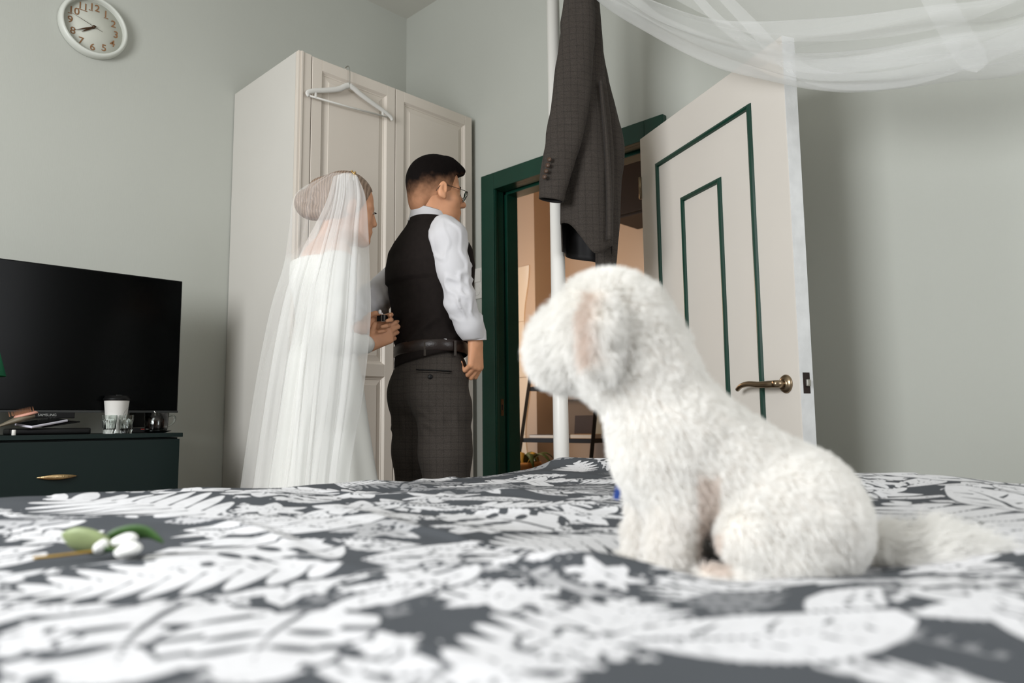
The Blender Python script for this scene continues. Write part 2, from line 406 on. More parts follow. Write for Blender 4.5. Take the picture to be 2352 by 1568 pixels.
# green door frame
fr = bpy.data.objects.new('trim_1', None); COL.objects.link(fr); struct(fr); fr['label'] = 'dark green glossy door frame around the hall opening'
boxo('casing', (2.472, 2.519, 0), (2.50, 2.609, 2.032), M['green'], fr, 0.004)
boxo('casing', (2.472, 1.542, 0), (2.50, 1.632, 2.032), M['green'], fr, 0.004)
boxo('casing', (2.472, 1.632, 1.948), (2.50, 2.519, 2.032), M['green'], fr, 0.004)
for s, y in ((1, 2.515), (-1, 1.636)):
    yy = sorted((y, y + s * 0.06)); y2 = sorted((y + s * 0.008, y + s * 0.06)); y3 = sorted((y - s * 0.004, y + s * 0.06))
    boxo('jamb', (2.479, yy[0], 0), (2.492, yy[1], 1.948), M['green'], fr, 0.002)
    boxo('jamb', (2.497, y2[0], 0), (2.545, y2[1], 1.948), M['green'], fr, 0.003)
    boxo('jamb', (2.558, y3[0], 0), (2.635, y3[1], 1.94), M['green'], fr, 0.004)
    boxo('jamb_gap_shade', (2.50, sorted((y + s * 0.02, y + s * 0.06))[0], 0), (2.63, sorted((y + s * 0.02, y + s * 0.06))[1], 1.96), M['black'], fr)  # black backing: shade of the groove between jamb strips, put in as colour
boxo('head_jamb', (2.497, 1.64, 1.948), (2.545, 2.52, 1.99), M['green'], fr, 0.003)
boxo('head_jamb', (2.558, 1.64, 1.936), (2.635, 2.52, 1.99), M['green'], fr, 0.003)
boxo('head_gap_shade', (2.50, 1.64, 1.962), (2.63, 2.52, 1.99), M['black'], fr)  # same black backing for the shaded groove overhead
boxo('strike_plate', (2.513, 2.5195, 0.835), (2.531, 2.525, 0.915), M['bronze'], fr, 0.001)
boxo('strike_slot', (2.517, 2.519, 0.862), (2.526, 2.5205, 0.888), M['dark'], fr)

# open door leaf: local x from the hinge to the free edge, local y away from the bed
dr = bpy.data.objects.new('door_1', None); COL.objects.link(dr); struct(dr); dr.location = (2.458, 1.645, 0); dr.rotation_euler = (0, 0, math.radians(-116.2))
dr['label'] = 'open pale door with dark green double moulding and bronze lever handle'
DW, DT, DH = 0.858, 0.046, 1.95
bm = bmesh.new(); box(bm, (0, 0, 0.012), (DW - 0.0015, DT, DH)); obj('leaf', bm, M['door'], dr, bevel=0.003)
boxo('edge_strip', (DW - 0.0015, 0.001, 0.012), (DW, DT, DH), M['dooredge'], dr)
def moulding(u0, u1, z0, z1, w=0.019, d=0.010):
    def strip(p, q, wd):       # mitred half-round strip from p to q (u,z), inside offset wd
        prof = [(0, 0), (0.15, 0.75), (0.5, 1.0), (0.85, 0.75), (1, 0)]
        V = []
        for (uo, zo), (ui, zi) in ((p, wd[0]), (q, wd[1])):
            for a, h in prof: V.append((uo + (ui - uo) * a, -h * d, zo + (zi - zo) * a))
        F = [(i, i + 1, i + 6, i + 5) for i in range(4)] + [(0, 5, 9, 4), (4, 3, 2, 1, 0), (5, 6, 7, 8, 9)]
        bm = bmesh.new(); vv = [bm.verts.new(x) for x in V]
        for f in F: bm.faces.new([vv[i] for i in f])
        obj('moulding', bm, M['green'], dr)
    O = [(u0, z0), (u1, z0), (u1, z1), (u0, z1)]; I = [(u0 + w, z0 + w), (u1 - w, z0 + w), (u1 - w, z1 - w), (u0 + w, z1 - w)]
    for i in range(4): strip(O[i], O[(i + 1) % 4], (I[i], I[(i + 1) % 4]))
moulding(0.120, 0.703, 0.24, 1.805)
moulding(0.288, 0.533, 0.42, 1.618)
hz = 0.905
hd = lathe('handle_rose', [(0.0, 0.0), (0.027, 0.0), (0.0275, 0.003), (0.025, 0.007), (0.017, 0.011), (0.011, 0.012), (0.010, 0.026), (0.0, 0.026)], M['bronze'], dr, 32, (0.800, 0.0, hz), 'y')
lev = catmull([(0.803, -0.030, hz), (0.775, -0.037, hz), (0.73, -0.041, hz + 0.001), (0.68, -0.041, hz + 0.006), (0.64, -0.038, hz + 0.002), (0.612, -0.032, hz - 0.008)], 22)
tube('handle_lever', lev, [0.011] * 6 + list(np.linspace(0.0105, 0.0068, 16)), M['bronze'], dr, 14)
V, F = tube_vf([(0.800, -0.045, hz), (0.800, -0.001, hz)], [0.010, 0.012], 16); mesh_np('handle_neck', V, F, M['bronze'], dr)
lathe('handle_rose', [(0.0, 0.0), (0.026, 0.0), (0.025, 0.007), (0.011, 0.012), (0.010, 0.03), (0, 0.03)], M['bronze'], dr, 24, (0.800, DT, hz), 'y').scale = (1, 1, 1)
tube('handle_lever', [(0.800, DT + 0.036, hz), (0.76, DT + 0.042, hz), (0.64, DT + 0.040, hz)], [0.010, 0.009, 0.007], M['bronze'], dr, 10)
boxo('latch_plate', (DW - 0.0005, 0.010, hz - 0.030), (DW + 0.0008, 0.034, hz + 0.030), M['dark'], dr)
boxo('latch_bolt', (DW, 0.016, hz - 0.010), (DW + 0.010, 0.030, hz + 0.010), M['steel'], dr, 0.003)
for z in (0.25, 1.70):
    V, F = tube_vf([(-0.004, -0.002, z), (-0.004, -0.002, z + 0.09)], 0.007, 12); mesh_np('hinge', V, F, M['bronze'], dr)

# hall beyond the opening
struct(boxo('floor_hall', (2.56, 0.4, -0.1), (4.4, 4.7, 0.0), M['hallfloor']))
struct(boxo('ceiling_hall', (2.63, 0.4, 2.50), (4.4, 4.7, 2.6), M['hallwall']))
struct(boxes('wall_hall', [((3.80, 3.46, 0), (4.3, 4.7, 2.5)), ((4.05, 0.4, 0), (4.3, 3.46, 2.5)), ((2.63, 0.4, 0), (4.05, 0.5, 2.5)), ((2.63, 4.6, 0), (3.8, 4.7, 2.5))], M['hallwall']))
lp = bpy.data.lights.new('hall_lamp', 'POINT'); lp.energy = 15; lp.color = (1.0, 0.71, 0.47); lp.shadow_soft_size = 0.12
lo_ = bpy.data.objects.new('hall_lamp', lp); COL.objects.link(lo_); lo_.location = (3.00, 3.22, 1.50)
hl = thing('pendant_lamp', 'small pendant lamp hanging from the hall ceiling beside the door frame', 'lamp', (3.00, 3.22, 2.5))
lathe('lamp_socket', [(0, -0.76), (0.02, -0.76), (0.02, -0.82), (0, -0.82)], M['white'], hl)
lathe('lamp_rose', [(0, 0), (0.06, 0), (0.055, -0.03), (0, -0.03)], M['white'], hl)
tube('lamp_cord', [(0, 0, -0.02), (0, 0, -0.78)], 0.004, M['white'], hl, 8)

# dark wooden cupboard under the hall ceiling
cb = thing('wall_cupboard', 'dark wooden cupboard hung high on the hall wall beside the door edge', 'cupboard', (3.72, 1.75, 2.08))
boxo('carcass', (0.02, 0, 0), (0.33, 1.0, 0.34), M['darkwood'], cb, 0.004)
boxo('door', (0, 0.01, 0.015), (0.019, 0.495, 0.33), M['darkwood'], cb, 0.003); boxo('door', (0, 0.505, 0.015), (0.019, 0.99, 0.33), M['darkwood'], cb, 0.003)

# wavy mirror of four panes on the hall wall
mm = mat('mirror', (252, 236, 212), 0.10, metal=0.25)  # mostly diffuse cream; the bright hall reflection is put into the colour
mi = thing('wavy_mirror', 'tall wavy edged mirror of stacked panes on the hall wall', 'mirror', (3.796, 3.72, 0))
def wav(z): return 0.058 * math.cos((z - 1.78) * 2 * pi / 0.80) * (1 if z > -9 else 1)
for k in range(4):
    z0, z1 = 1.92 - 0.40 * (k + 1) + 0.002, 1.92 - 0.40 * k - 0.002
    zs = np.linspace(z0, z1, 17); V = []
    for z in zs:
        r = -0.185 - 0.028 * math.cos((z - 1.92) * 2 * pi / 0.80) ; l = 0.19 - 0.028 * math.cos((z - 1.92) * 2 * pi / 0.80)
        V += [(-0.006, r, z), (-0.006, l, z), (0.003, l, z), (0.003, r, z)]
    F = [(i * 4 + j, i * 4 + (j + 1) % 4, i * 4 + 4 + (j + 1) % 4, i * 4 + 4 + j) for i in range(16) for j in range(4)] + [(0, 1, 2, 3), (64, 67, 66, 65)]
    p = mesh_np('mirror_pane', V, F, mm, mi, False)

# black ladder shelf with books
sh = thing('ladder_shelf', 'narrow black steel ladder shelf leaning against the hall wall', 'shelf', (3.62, 3.10, 0))
for y in (-0.315, 0.287):
    V, F = tube_vf([(-0.20, y * 1.03, 0.0), (0.08, y * 0.955, 1.36)], 0.016, 4); mesh_np('upright', V, F, M['shelf'], sh, False)
for z in (0.36, 0.700, 1.040):
    x0 = -0.20 + 0.36 * z / 1.75
    boxo('shelf_board', (x0, -0.302, z - 0.028), (0.165, 0.28, z), M['shelf'], sh, 0.002)
def book(label, lo, hi, rgb, group=None, tilt=None, name='book'):
    c = mat('book_cover', rgb, 0.6); t = thing(name, label, 'book', (3.62 + (lo[0] + hi[0]) / 2, 3.10 + (lo[1] + hi[1]) / 2, lo[2]), 0, group)
    sx, sy, sz = [(hi[i] - lo[i]) / 2 for i in range(3)]; thin = min((sx, 0), (sy, 1), (sz, 2))[1]
    e = [sx, sy, sz]; e2 = [v - 0.002 for v in e]; e2[thin] = e[thin] - 0.0015
    boxo('pages', (-e2[0], -e2[1], sz - e2[2]), (e2[0], e2[1], sz + e2[2]), M['paper'], t)
    for s in (-1, 1):
        l = [-e[0], -e[1], 0]; h = [e[0], e[1], 2 * e[2]]
        cz = sz if thin == 2 else 0
        a, b_ = sorted((cz + s * e[thin], cz + s * (e[thin] - 0.0015))); l[thin], h[thin] = a, b_
        boxo('cover', tuple(l), tuple(h), c, t)
    if tilt: t.rotation_euler = tilt
    return t
fb = book('large dark book with a pale mountain like cover facing out on the lower shelf', (0.10, -0.20, 0.703), (0.122, 0.085, 0.95), (112, 98, 84), tilt=(0, 0.10, 0))
boxo('cover_picture', (-0.0125, -0.13, 0.02), (-0.0112, 0.02, 0.14), mat('cover_dark', (58, 46, 40), 0.6), fb)
book('slim grey booklet standing at the right end of the lower shelf', (0.09, -0.275, 0.703), (0.098, -0.205, 0.93), (150, 150, 138), tilt=(0, 0.10, 0))
book('dark brown book lying flat in front of the large book', (-0.03, -0.10, 0.7), (0.08, 0.24, 0.722), (74, 50, 38), 'books lying on the lower shelf')
book('ochre book lying flat at the right of the lower shelf', (-0.03, -0.28, 0.7), (0.08, -0.11, 0.726), (190, 146, 84), 'books lying on the lower shelf')
for i, (y, w, h, c, lb) in enumerate([(0.20, 0.022, 0.16, (40, 34, 32), 'black spined book first from the left on the upper shelf'), (0.174, 0.02, 0.14, (206, 190, 160), 'cream spined book second from the left on the upper shelf'),
                           (0.148, 0.024, 0.15, (52, 44, 40), 'charcoal spined book third from the left on the upper shelf'), (0.118, 0.02, 0.17, (150, 120, 90), 'tan spined book fourth from the left on the upper shelf')]):
    book(lb, (0.02, y, 1.042), (0.13, y + w, 1.042 + h), c, 'books on the upper shelf')

# potted plant in the hall
pp = thing('potted_plant', 'small leafy plant in an orange clay pot on a stand in the hall', 'plant', (3.28, 3.105, 0))
lathe('pot', [(0, 0.36), (0.075, 0.36), (0.105, 0.54), (0.112, 0.54), (0.112, 0.565), (0.10, 0.565), (0.095, 0.53), (0, 0.53)], M['terra'], pp)
lathe('stand', [(0, 0.0), (0.10, 0.0), (0.10, 0.02), (0.03, 0.04), (0.03, 0.33), (0.09, 0.345), (0.09, 0.36), (0, 0.36)], M['darkwood'], pp)
for k in range(9):
    a = k * 2.4; L = 0.16 + 0.05 * (k % 3); n = 9; V = []
    for i in range(n):
        t = i / (n - 1); r = 0.02 + L * 0.8 * t; z = 0.53 + 0.13 * math.sin(t * 2.2) - 0.10 * t * t; w = 0.022 * math.sin(pi * min(1, t * 0.96 + 0.03)) + 0.002
        for s in (-1, 0, 1): V.append((r * math.cos(a) - s * w * math.sin(a), r * math.sin(a) + s * w * math.cos(a), z - abs(s) * w * 0.3))
    F = [(i * 3 + j, i * 3 + j + 1, i * 3 + 4 + j, i * 3 + 3 + j) for i in range(n - 1) for j in range(2)]
    o = mesh_np('leaf', V, F, M['yleaf' if k % 3 == 0 else 'leaf'], pp); sm = o.modifiers.new('t', 'SOLIDIFY'); sm.thickness = 0.001

# ------------------------------------------------------------------ wardrobe
wd = thing('wardrobe', 'tall cream two door wardrobe with framed panels in the room corner', 'wardrobe', (1.484, 2.69, 0))
W_, D_, H_ = 0.987, 0.565, 2.36
boxo('side_panel', (0, 0.0, 0), (0.018, D_, H_), M['wardside'], wd, 0.001); boxo('side_panel', (W_ - 0.018, 0, 0), (W_, D_, H_), M['ward'], wd, 0.001)
boxo('top_panel', (0.018, 0.0, H_ - 0.03), (W_ - 0.018, D_, H_ - 0.002), M['ward'], wd)
boxo('back_panel', (0.018, D_ - 0.01, 0.05), (W_ - 0.018, D_, H_ - 0.03), M['ward'], wd)
boxo('plinth', (0.018, 0.02, 0), (W_ - 0.018, 0.05, 0.07), M['ward'], wd)
pl = boxo('pilaster', (0.0, -0.022, 0.0), (0.062, -0.0005, H_), M['ward'], wd, 0.003)
boxo('bead', (0.012, -0.027, 0.0), (0.022, -0.022, H_), M['ward'], pl, 0.002)
def ward_door(x0, x1):
    d = bpy.data.objects.new('door', None); COL.objects.link(d); d.parent = wd; y0, y1 = -0.022, -0.001
    st = 0.048
    zt, zb = H_ - 0.004, 0.075; rails = [(zb, zb + 0.06), (1.008, 1.062), (zt - 0.05, zt)]
    bm = bmesh.new()
    box(bm, (x0, y0, zb), (x0 + st, y1, zt)); box(bm, (x1 - st, y0, zb), (x1, y1, zt))
    for a, b_ in rails: box(bm, (x0 + st, y0, a), (x1 - st, y1, b_))
    obj('door_frame', bm, M['ward'], d, bevel=0.0015, seg=1)
    for a, b_ in ((rails[0][1], rails[1][0]), (rails[1][1], rails[2][0])):
        X0, X1, Z0, Z1 = x0 + st, x1 - st, a, b_
        steps = [(0.0, y0 + 0.001), (0.008, y0 + 0.010), (0.012, y0 + 0.010), (0.014, y0 + 0.013), (0.036, y0 + 0.008), (0.038, y0 + 0.0065)]
        V = []
        for ins, y in steps: V += [(X0 + ins, y, Z0 + ins), (X1 - ins, y, Z0 + ins), (X1 - ins, y, Z1 - ins), (X0 + ins, y, Z1 - ins)]
        F = [(i * 4 + j, i * 4 + (j + 1) % 4, i * 4 + 4 + (j + 1) % 4, i * 4 + 4 + j) for i in range(len(steps) - 1) for j in range(4)] + [tuple((len(steps) - 1) * 4 + j for j in range(4))]
        mesh_np('door_panel', V, F, M['ward'], d, False)
ward_door(0.066, 0.499); ward_door(0.503, 0.943 + 0.04)

# white clothes hanger on the wardrobe door
hg = thing('clothes_hanger', 'white plastic clothes hanger hooked over the left wardrobe door', 'hanger', (1.722, 2.650, 2.36))
hook = catmull([(0, 0.030, -0.02), (0, 0.036, 0.006), (0.0, 0.018, 0.012), (0.0, 0.004, 0.0), (0.001, 0, -0.03), (0.001, 0, -0.085)], 26)
tube('hook', hook, 0.0022, M['steel'], hg, 8)
def arm(p): V, F = tube_vf(catmull(p, 24), [0.013] * 6 + list(np.linspace(0.013, 0.0085, 18)), 10, True, ((0, 1, 0), 0.55)); mesh_np('arm', V, F, M['white'], hg)
arm([(0.0, 0, -0.082), (-0.02, 0, -0.093), (-0.055, 0, -0.118), (-0.12, 0, -0.145), (-0.175, 0, -0.165), (-0.203, 0, -0.182), (-0.197, 0, -0.196)])
arm([(0.0, 0, -0.082), (0.025, 0, -0.090), (0.06, 0, -0.105), (0.12, 0, -0.125), (0.18, 0, -0.143), (0.222, 0, -0.160), (0.232, 0, -0.174)])
tube('trouser_bar', [(-0.199, 0, -0.193), (0.0, 0, -0.182), (0.20, 0, -0.166)], 0.0042, M['white'], hg, 8)
for x, z in ((-0.165, -0.176), (0.178, -0.152)): boxo('notch', (x - 0.004, -0.004, z - 0.018), (x + 0.004, 0.004, z + 0.012), M['white'], hg, 0.002)

# ------------------------------------------------------------------ wall clock, 7:40
ck = thing('wall_clock', 'round white wall clock with copper numerals high on the left wall', 'clock', (0.871, 3.26, 2.447))
lathe('rim', [(0.095, 0.002), (0.1285, 0.0), (0.130, 0.006), (0.1295, 0.028), (0.124, 0.038), (0.117, 0.040), (0.1135, 0.036), (0.112, 0.020), (0.112, 0.002)], M['clockrim'], ck, 64, (0, 0, 0), 'y', False)
lathe('dial', [(0.0, 0.013), (0.1125, 0.013), (0.1125, 0.002), (0.0, 0.002)], M['clockface'], ck, 48, (0, 0, 0), 'y')
def serif_number(k, cx, cz):
    lettering('numeral', str(k), 0.041, M['numeral'], ck, (cx, -0.0142, cz), (pi / 2, 0, 0), bold=0.0003)
    if k in (1, 10, 11, 12): boxo('numeral_serif', (cx + {1: -0.006, 10: -0.021, 11: -0.017, 12: -0.021, 4: -0.002, 7: -0.009}[k], -0.0146, cz - 0.0172), (cx + {1: 0.011, 10: -0.006, 11: 0.017, 12: -0.006, 4: 0.012, 7: 0.004}[k], -0.0138, cz - 0.0145), M['numeral'], ck)
    w = {1: 0}.get(k, 0)
for k in range(1, 13):
    a = pi / 2 - k * pi / 6; serif_number(k, 0.086 * math.cos(a), 0.086 * math.sin(a))
def clock_hand(name, ang, L, w, back, y, m):
    c, s = math.cos(ang), math.sin(ang); pts = [(-back, -w * 0.6), (L * 0.4, -w), (L, -w * 0.15), (L, w * 0.15), (L * 0.4, w), (-back, w * 0.6)]
    V = [(u * c - v * s, y, u * s + v * c) for u, v in pts] + [(u * c - v * s, y + 0.0012, u * s + v * c) for u, v in pts]
    F = [(0, 1, 2, 3, 4, 5), (11, 10, 9, 8, 7, 6)] + [(i, (i + 1) % 6, 6 + (i + 1) % 6, 6 + i) for i in range(6)]
    mesh_np(name, V, F, m, ck, False)
clock_hand('hour_hand', pi / 2 - (7 + 40 / 60) * pi / 6, 0.056, 0.004, 0.008, -0.018, M['hand'])
clock_hand('minute_hand', pi / 2 - 40 * pi / 30, 0.080, 0.003, 0.01, -0.0205, M['hand'])
clock_hand('second_hand', pi / 2 - 48 * pi / 30, 0.092, 0.0008, 0.034, -0.023, M['hand'])
lathe('hub', [(0, 0.013), (0.006, 0.013), (0.006, 0.025), (0, 0.025)], M['hand'], ck, 16, (0, 0, 0), 'y')

# switch and socket plate between the wardrobe and the door frame
sp = thing('switch_plate', 'cream light switch above a socket beside the green door frame', 'switch', (2.5, 2.66, 1.42))
boxo('plate', (-0.008, -0.04, 0), (-0.0003, 0.042, 0.155), M['white'], sp, 0.002)
boxo('rocker', (-0.012, -0.026, 0.084), (-0.007, 0.028, 0.142), M['white'], sp, 0.0015)
lathe('socket', [(0.0, 0.004), (0.018, 0.004), (0.021, 0.0105), (0.023, 0.0105), (0.023, 0.006)], M['white'], sp, 24, (0, 0.001, 0.040), 'x').scale = (-1, 1, 1)
for s in (-1, 1): boxo('pin_hole', (-0.0055, 0.001 + s * 0.009 - 0.0025, 0.0375), (-0.0045, 0.001 + s * 0.009 + 0.0025, 0.0425), M['dark'], sp)

# ------------------------------------------------------------------ dresser, screen and the things on it
ds = thing('dresser', 'dark green chest of drawers with a brass leaf handle against the wall', 'dresser', (0.33, 2.82, 0))
boxo('carcass', (0.004, 0.022, 0.0), (0.788, 0.43, 0.760), M['dresser'], ds, 0.001)
boxo('top', (0.0, -0.006, 0.7615), (0.797, 0.435, 0.777), M['dresser'], ds, 0.0015)
for z0, z1 in ((0.522, 0.754), (0.284, 0.517), (0.046, 0.279)):
    d = boxo('drawer', (0.004, 0.0, z0), (0.788, 0.020, z1), M['dresser'], ds, 0.0015)
    n = 17; rings = []
    for i in range(n):
        t = i / (n - 1); x = 0.331 + 0.120 * t; w = 0.0085 * math.sin(pi * t) ** 0.8 + 0.0006; b = 0.012 * math.sin(pi * t) + 0.003; zc = (z0 + z1) / 2
        rings.append([(x, -b + w * 0.5 * math.cos(q), zc + w * math.sin(q)) for q in np.linspace(0, 2 * pi, 12, endpoint=False)])
    loft('handle', [np.array(r) for r in rings], M['brass'], d)

tv = thing('television', 'large black flat television standing on the green dresser', 'television', (0.20, 2.95, 0.777))
boxo('casing', (0, 0.004, 0.077), (0.958, 0.040, 0.598), M['black'], tv, 0.003)
boxo('screen', (0.006, 0.0, 0.086), (0.953, 0.004, 0.594), M['screen'], tv, 0.001)
boxo('bottom_bezel', (0, -0.001, 0.076), (0.958, 0.004, 0.084), M['tvchin'], tv, 0.001)
lb = boxo('logo_badge', (0.46, -0.0005, 0.056), (0.60, 0.012, 0.078), M['black'], tv, 0.003)
lettering('logo_lettering', 'SAMSUNG', 0.0125, M['print'], lb, (0.514, -0.001, 0.0675), (pi / 2, 0, 0))
for x, dx in ((0.14, -0.03), (0.715, 0.025)):
    for yy in (-0.06, 0.14):
        V, F = tube_vf([(x, 0.02, 0.085), (x + dx, yy, 0.004)], [0.006, 0.005], 8); mesh_np('foot', V, F, M['black'], tv)

cup = thing('paper_cup', 'white paper coffee cup with a black lid behind the two small glasses', 'cup', (0.925, 2.915, 0.777))
lathe('cup_body', [(0, 0.002), (0.0285, 0.002), (0.029, 0.0), (0.030, 0.003), (0.0415, 0.122), (0.043, 0.124), (0.0415, 0.127), (0.0, 0.127)], M['paper'], cup, 40)
lathe('lid', [(0.0435, 0.119), (0.0445, 0.121), (0.0445, 0.127), (0.041, 0.129), (0.039, 0.136), (0.036, 0.138), (0.033, 0.136), (0, 0.134)], M['black'], cup, 40)
bx = boxo('lid_tab', (-0.014, -0.036, 0.134), (0.006, -0.026, 0.1395), M['tvchin'], cup, 0.002)
a0 = math.radians(-20); lettering('printed_letters', 'NE', 0.020, M['ink'], cup, (0.0345 * math.cos(a0 - 0.3), 0.0355 * math.sin(a0 - 0.3), 0.062), (pi / 2, 0, a0 - 0.3 + pi / 2))
tube('printed_line', [(0.0365 * (1 + 0.0022 * (z - 70)) * math.cos(a), 0.0365 * (1 + 0.0022 * (z - 70)) * math.sin(a), z / 1000) for a, z in ((-1.25, 50), (-1.22, 66), (-1.1, 78), (-0.9, 85), (-0.7, 90), (-0.5, 94))], 0.0006, M['ink'], cup, 6)

def shot_glass(x, y, label):
    g = thing('shot_glass', label, 'glass', (x, y, 0.777), 0, 'shot glasses on the dresser')
    n = 24; V = []; 
    prof = [(0.0, 0.0), (0.0185, 0.0), (0.0195, 0.002), (0.0235, 0.046), (0.0245, 0.052), (0.0245, 0.066), (0.0228, 0.066), (0.0225, 0.05), (0.0175, 0.018), (0.015, 0.015), (0.0, 0.014)]
    rows = []
    for r, z in prof:
        rows.append([(r * (1 - (0.07 if 0.003 < z < 0.049 and r > 0.0185 and i % 2 else 0)) * math.cos(2 * pi * i / n), r * (1 - (0.07 if 0.003 < z < 0.049 and r > 0.0185 and i % 2 else 0)) * math.sin(2 * pi * i / n), z) for i in range(n)])
    o = loft('tumbler', [np.array(r) for r in rows[1:-1]], M['glass'], g, smooth=False)
shot_glass(0.888, 2.865, 'small faceted shot glass left of its twin in front of the paper cup')
shot_glass(0.944, 2.865, 'small faceted shot glass on the right in front of the paper cup')

mg = thing('glass_mug', 'clear glass mug half full of dark tea at the dresser end', 'mug', (1.067, 2.915, 0.777))
lathe('saucer', [(0, 0.0), (0.03, 0.0), (0.052, 0.007), (0.053, 0.009), (0.03, 0.005), (0, 0.004)], M['glass'], mg, 40)
lathe('mug_body', [(0.0, 0.006), (0.034, 0.006), (0.038, 0.010), (0.040, 0.020), (0.0425, 0.075), (0.0405, 0.075), (0.0382, 0.022), (0.035, 0.012), (0, 0.011)], M['glass'], mg, 40)
lathe('tea', [(0.0, 0.0115), (0.0345, 0.0125), (0.0378, 0.022), (0.0393, 0.048), (0.0, 0.048)], M['tea'], mg, 40)
tube('mug_handle', catmull([(0.041, 0, 0.062), (0.058, 0, 0.066), (0.068, 0, 0.054), (0.062, 0, 0.038), (0.040, 0, 0.024)], 24), 0.0042, M['glass'], mg, 10)
tube('spoon', [(-0.01, 0.01, 0.02), (0.006, 0.0, 0.06), (-0.012, -0.004, 0.082)], 0.0016, M['steel'], mg, 6)

bxx = thing('receiver_box', 'low black receiver box with a red light beside the glass mug', 'box', (0.995, 2.93, 0.777))
boxo('box_body', (-0.045, -0.03, 0.0), (0.03, 0.03, 0.020), M['black'], bxx, 0.004); boxo('red_light', (0.012, -0.031, 0.013), (0.024, -0.029, 0.016), mat('red_lamp', (190, 52, 36), 0.4), bxx)
ad = thing('power_adapter', 'black power adapter plugged low into the wall under the television', 'adapter', (1.115, 3.26, 0.775))
boxo('adapter_body', (-0.03, -0.05, 0.024), (0.03, -0.0005, 0.084), M['black'], ad, 0.004)
tube('cable', catmull([(-0.03, -0.04, 0.05), (-0.07, -0.045, 0.055), (-0.13, -0.06, 0.09), (-0.18, -0.16, 0.13), (-0.2, -0.26, 0.16)], 24), 0.0045, M['black'], ad, 8)

pc = thing('leather_pouch', 'flat black leather pouch lying under the phone', 'pouch', (0.70, 2.895, 0.777))
bm = bmesh.new(); box(bm, (-0.115, -0.05, 0), (0.125, 0.045, 0.022)); obj('pouch_body', bm, M['black'], pc, True, 0.008, 3)
V = [(-0.02, -0.04, 0.023), (0.10, -0.01, 0.041), (0.02, 0.04, 0.048), (-0.03, 0.035, 0.035)]; V = V + [(x, y, z + 0.004) for x, y, z in V]
mesh_np('flap', V, [(3, 2, 1, 0), (4, 5, 6, 7), (0, 1, 5, 4), (1, 2, 6, 5), (2, 3, 7, 6), (3, 0, 4, 7)], M['black'], pc, False)
ph = thing('smartphone', 'smartphone with a pale edge and dark screen tilted on the black pouch', 'phone', (0.682, 2.875, 0.818), math.radians(28))
ph.rotation_euler = (math.radians(8), math.radians(-9), math.radians(28))
bm = bmesh.new(); box(bm, (-0.07, -0.036, -0.004), (0.07, 0.036, 0.004)); obj('phone_body', bm, mat('phone_edge', (206, 204, 214), 0.35), ph, True, 0.0035, 3)
boxo('phone_screen', (-0.066, -0.032, 0.0038), (0.066, 0.032, 0.0044), M['screen'], ph); boxo('port', (0.0695, -0.005, -0.0015), (0.0703, 0.005, 0.0015), M['dark'], ph)

hb = thing('hairbrush', 'round paddle hairbrush with pink pad and brown bristles at the dresser left', 'hairbrush', (0.592, 2.838, 0.815))
hb.rotation_euler = (0, math.radians(-15), 0)
V, F = tube_vf(catmull([(-0.075, 0, -0.003), (-0.05, 0, 0.0), (-0.01, 0, 0.006), (0.03, 0, 0.010), (0.062, 0, 0.010)], 24), [0.008] * 8 + list(np.linspace(0.009, 0.026, 8)) + list(np.linspace(0.027, 0.016, 8)), 16, True, ((0, 0, 1), 0.42))
mesh_np('brush_back', V, F, mat('brush_back', (112, 104, 88), 0.5), hb)
lathe('pad', [(0, 0.004), (0.02, 0.004), (0.024, 0.0), (0.024, -0.004)], M['pink'], hb, 24, (0.028, 0, 0.020)).scale = (1.45, 1, 1)
V = []; F = []
for i in range(9):
    for j in range(7):
        x = -0.004 + 0.0085 * i; y = -0.018 + 0.006 * j
        if ((x - 0.03) / 0.04) ** 2 + (y / 0.021) ** 2 > 1: continue
        b = len(V); V += [(x - 0.0008, y, 0.024), (x + 0.0004, y - 0.0007, 0.024), (x + 0.0004, y + 0.0007, 0.024), (x, y, 0.043)]; F += [(b, b + 1, b + 3), (b + 1, b + 2, b + 3), (b + 2, b, b + 3)]
br_ = mesh_np('bristles', V, F, mat('bristle', (120, 76, 44), 0.5), hb, False); br_['kind'] = 'stuff'
cp = thing('lipstick_cap', 'small white cap standing by the hairbrush', 'cap', (0.592, 2.822, 0.777))
lathe('cap_body', [(0, 0), (0.0055, 0), (0.006, 0.001), (0.006, 0.017), (0.005, 0.018), (0, 0.018)], M['white'], cp, 16)

lm = thing('table_lamp', 'green shaded table lamp at the left end of the dresser', 'lamp', (0.474, 2.855, 0.777))
lathe('lamp_shade', [(0.092, 0.190), (0.093, 0.190), (0.055, 0.33), (0.054, 0.33)], M['lampgreen'], lm, 40, closed=True)
lathe('lamp_base', [(0, 0), (0.05, 0), (0.05, 0.010), (0.012, 0.02), (0.009, 0.05), (0.022, 0.07), (0.009, 0.095), (0.007, 0.30), (0, 0.30)], M['copper'], lm, 32)
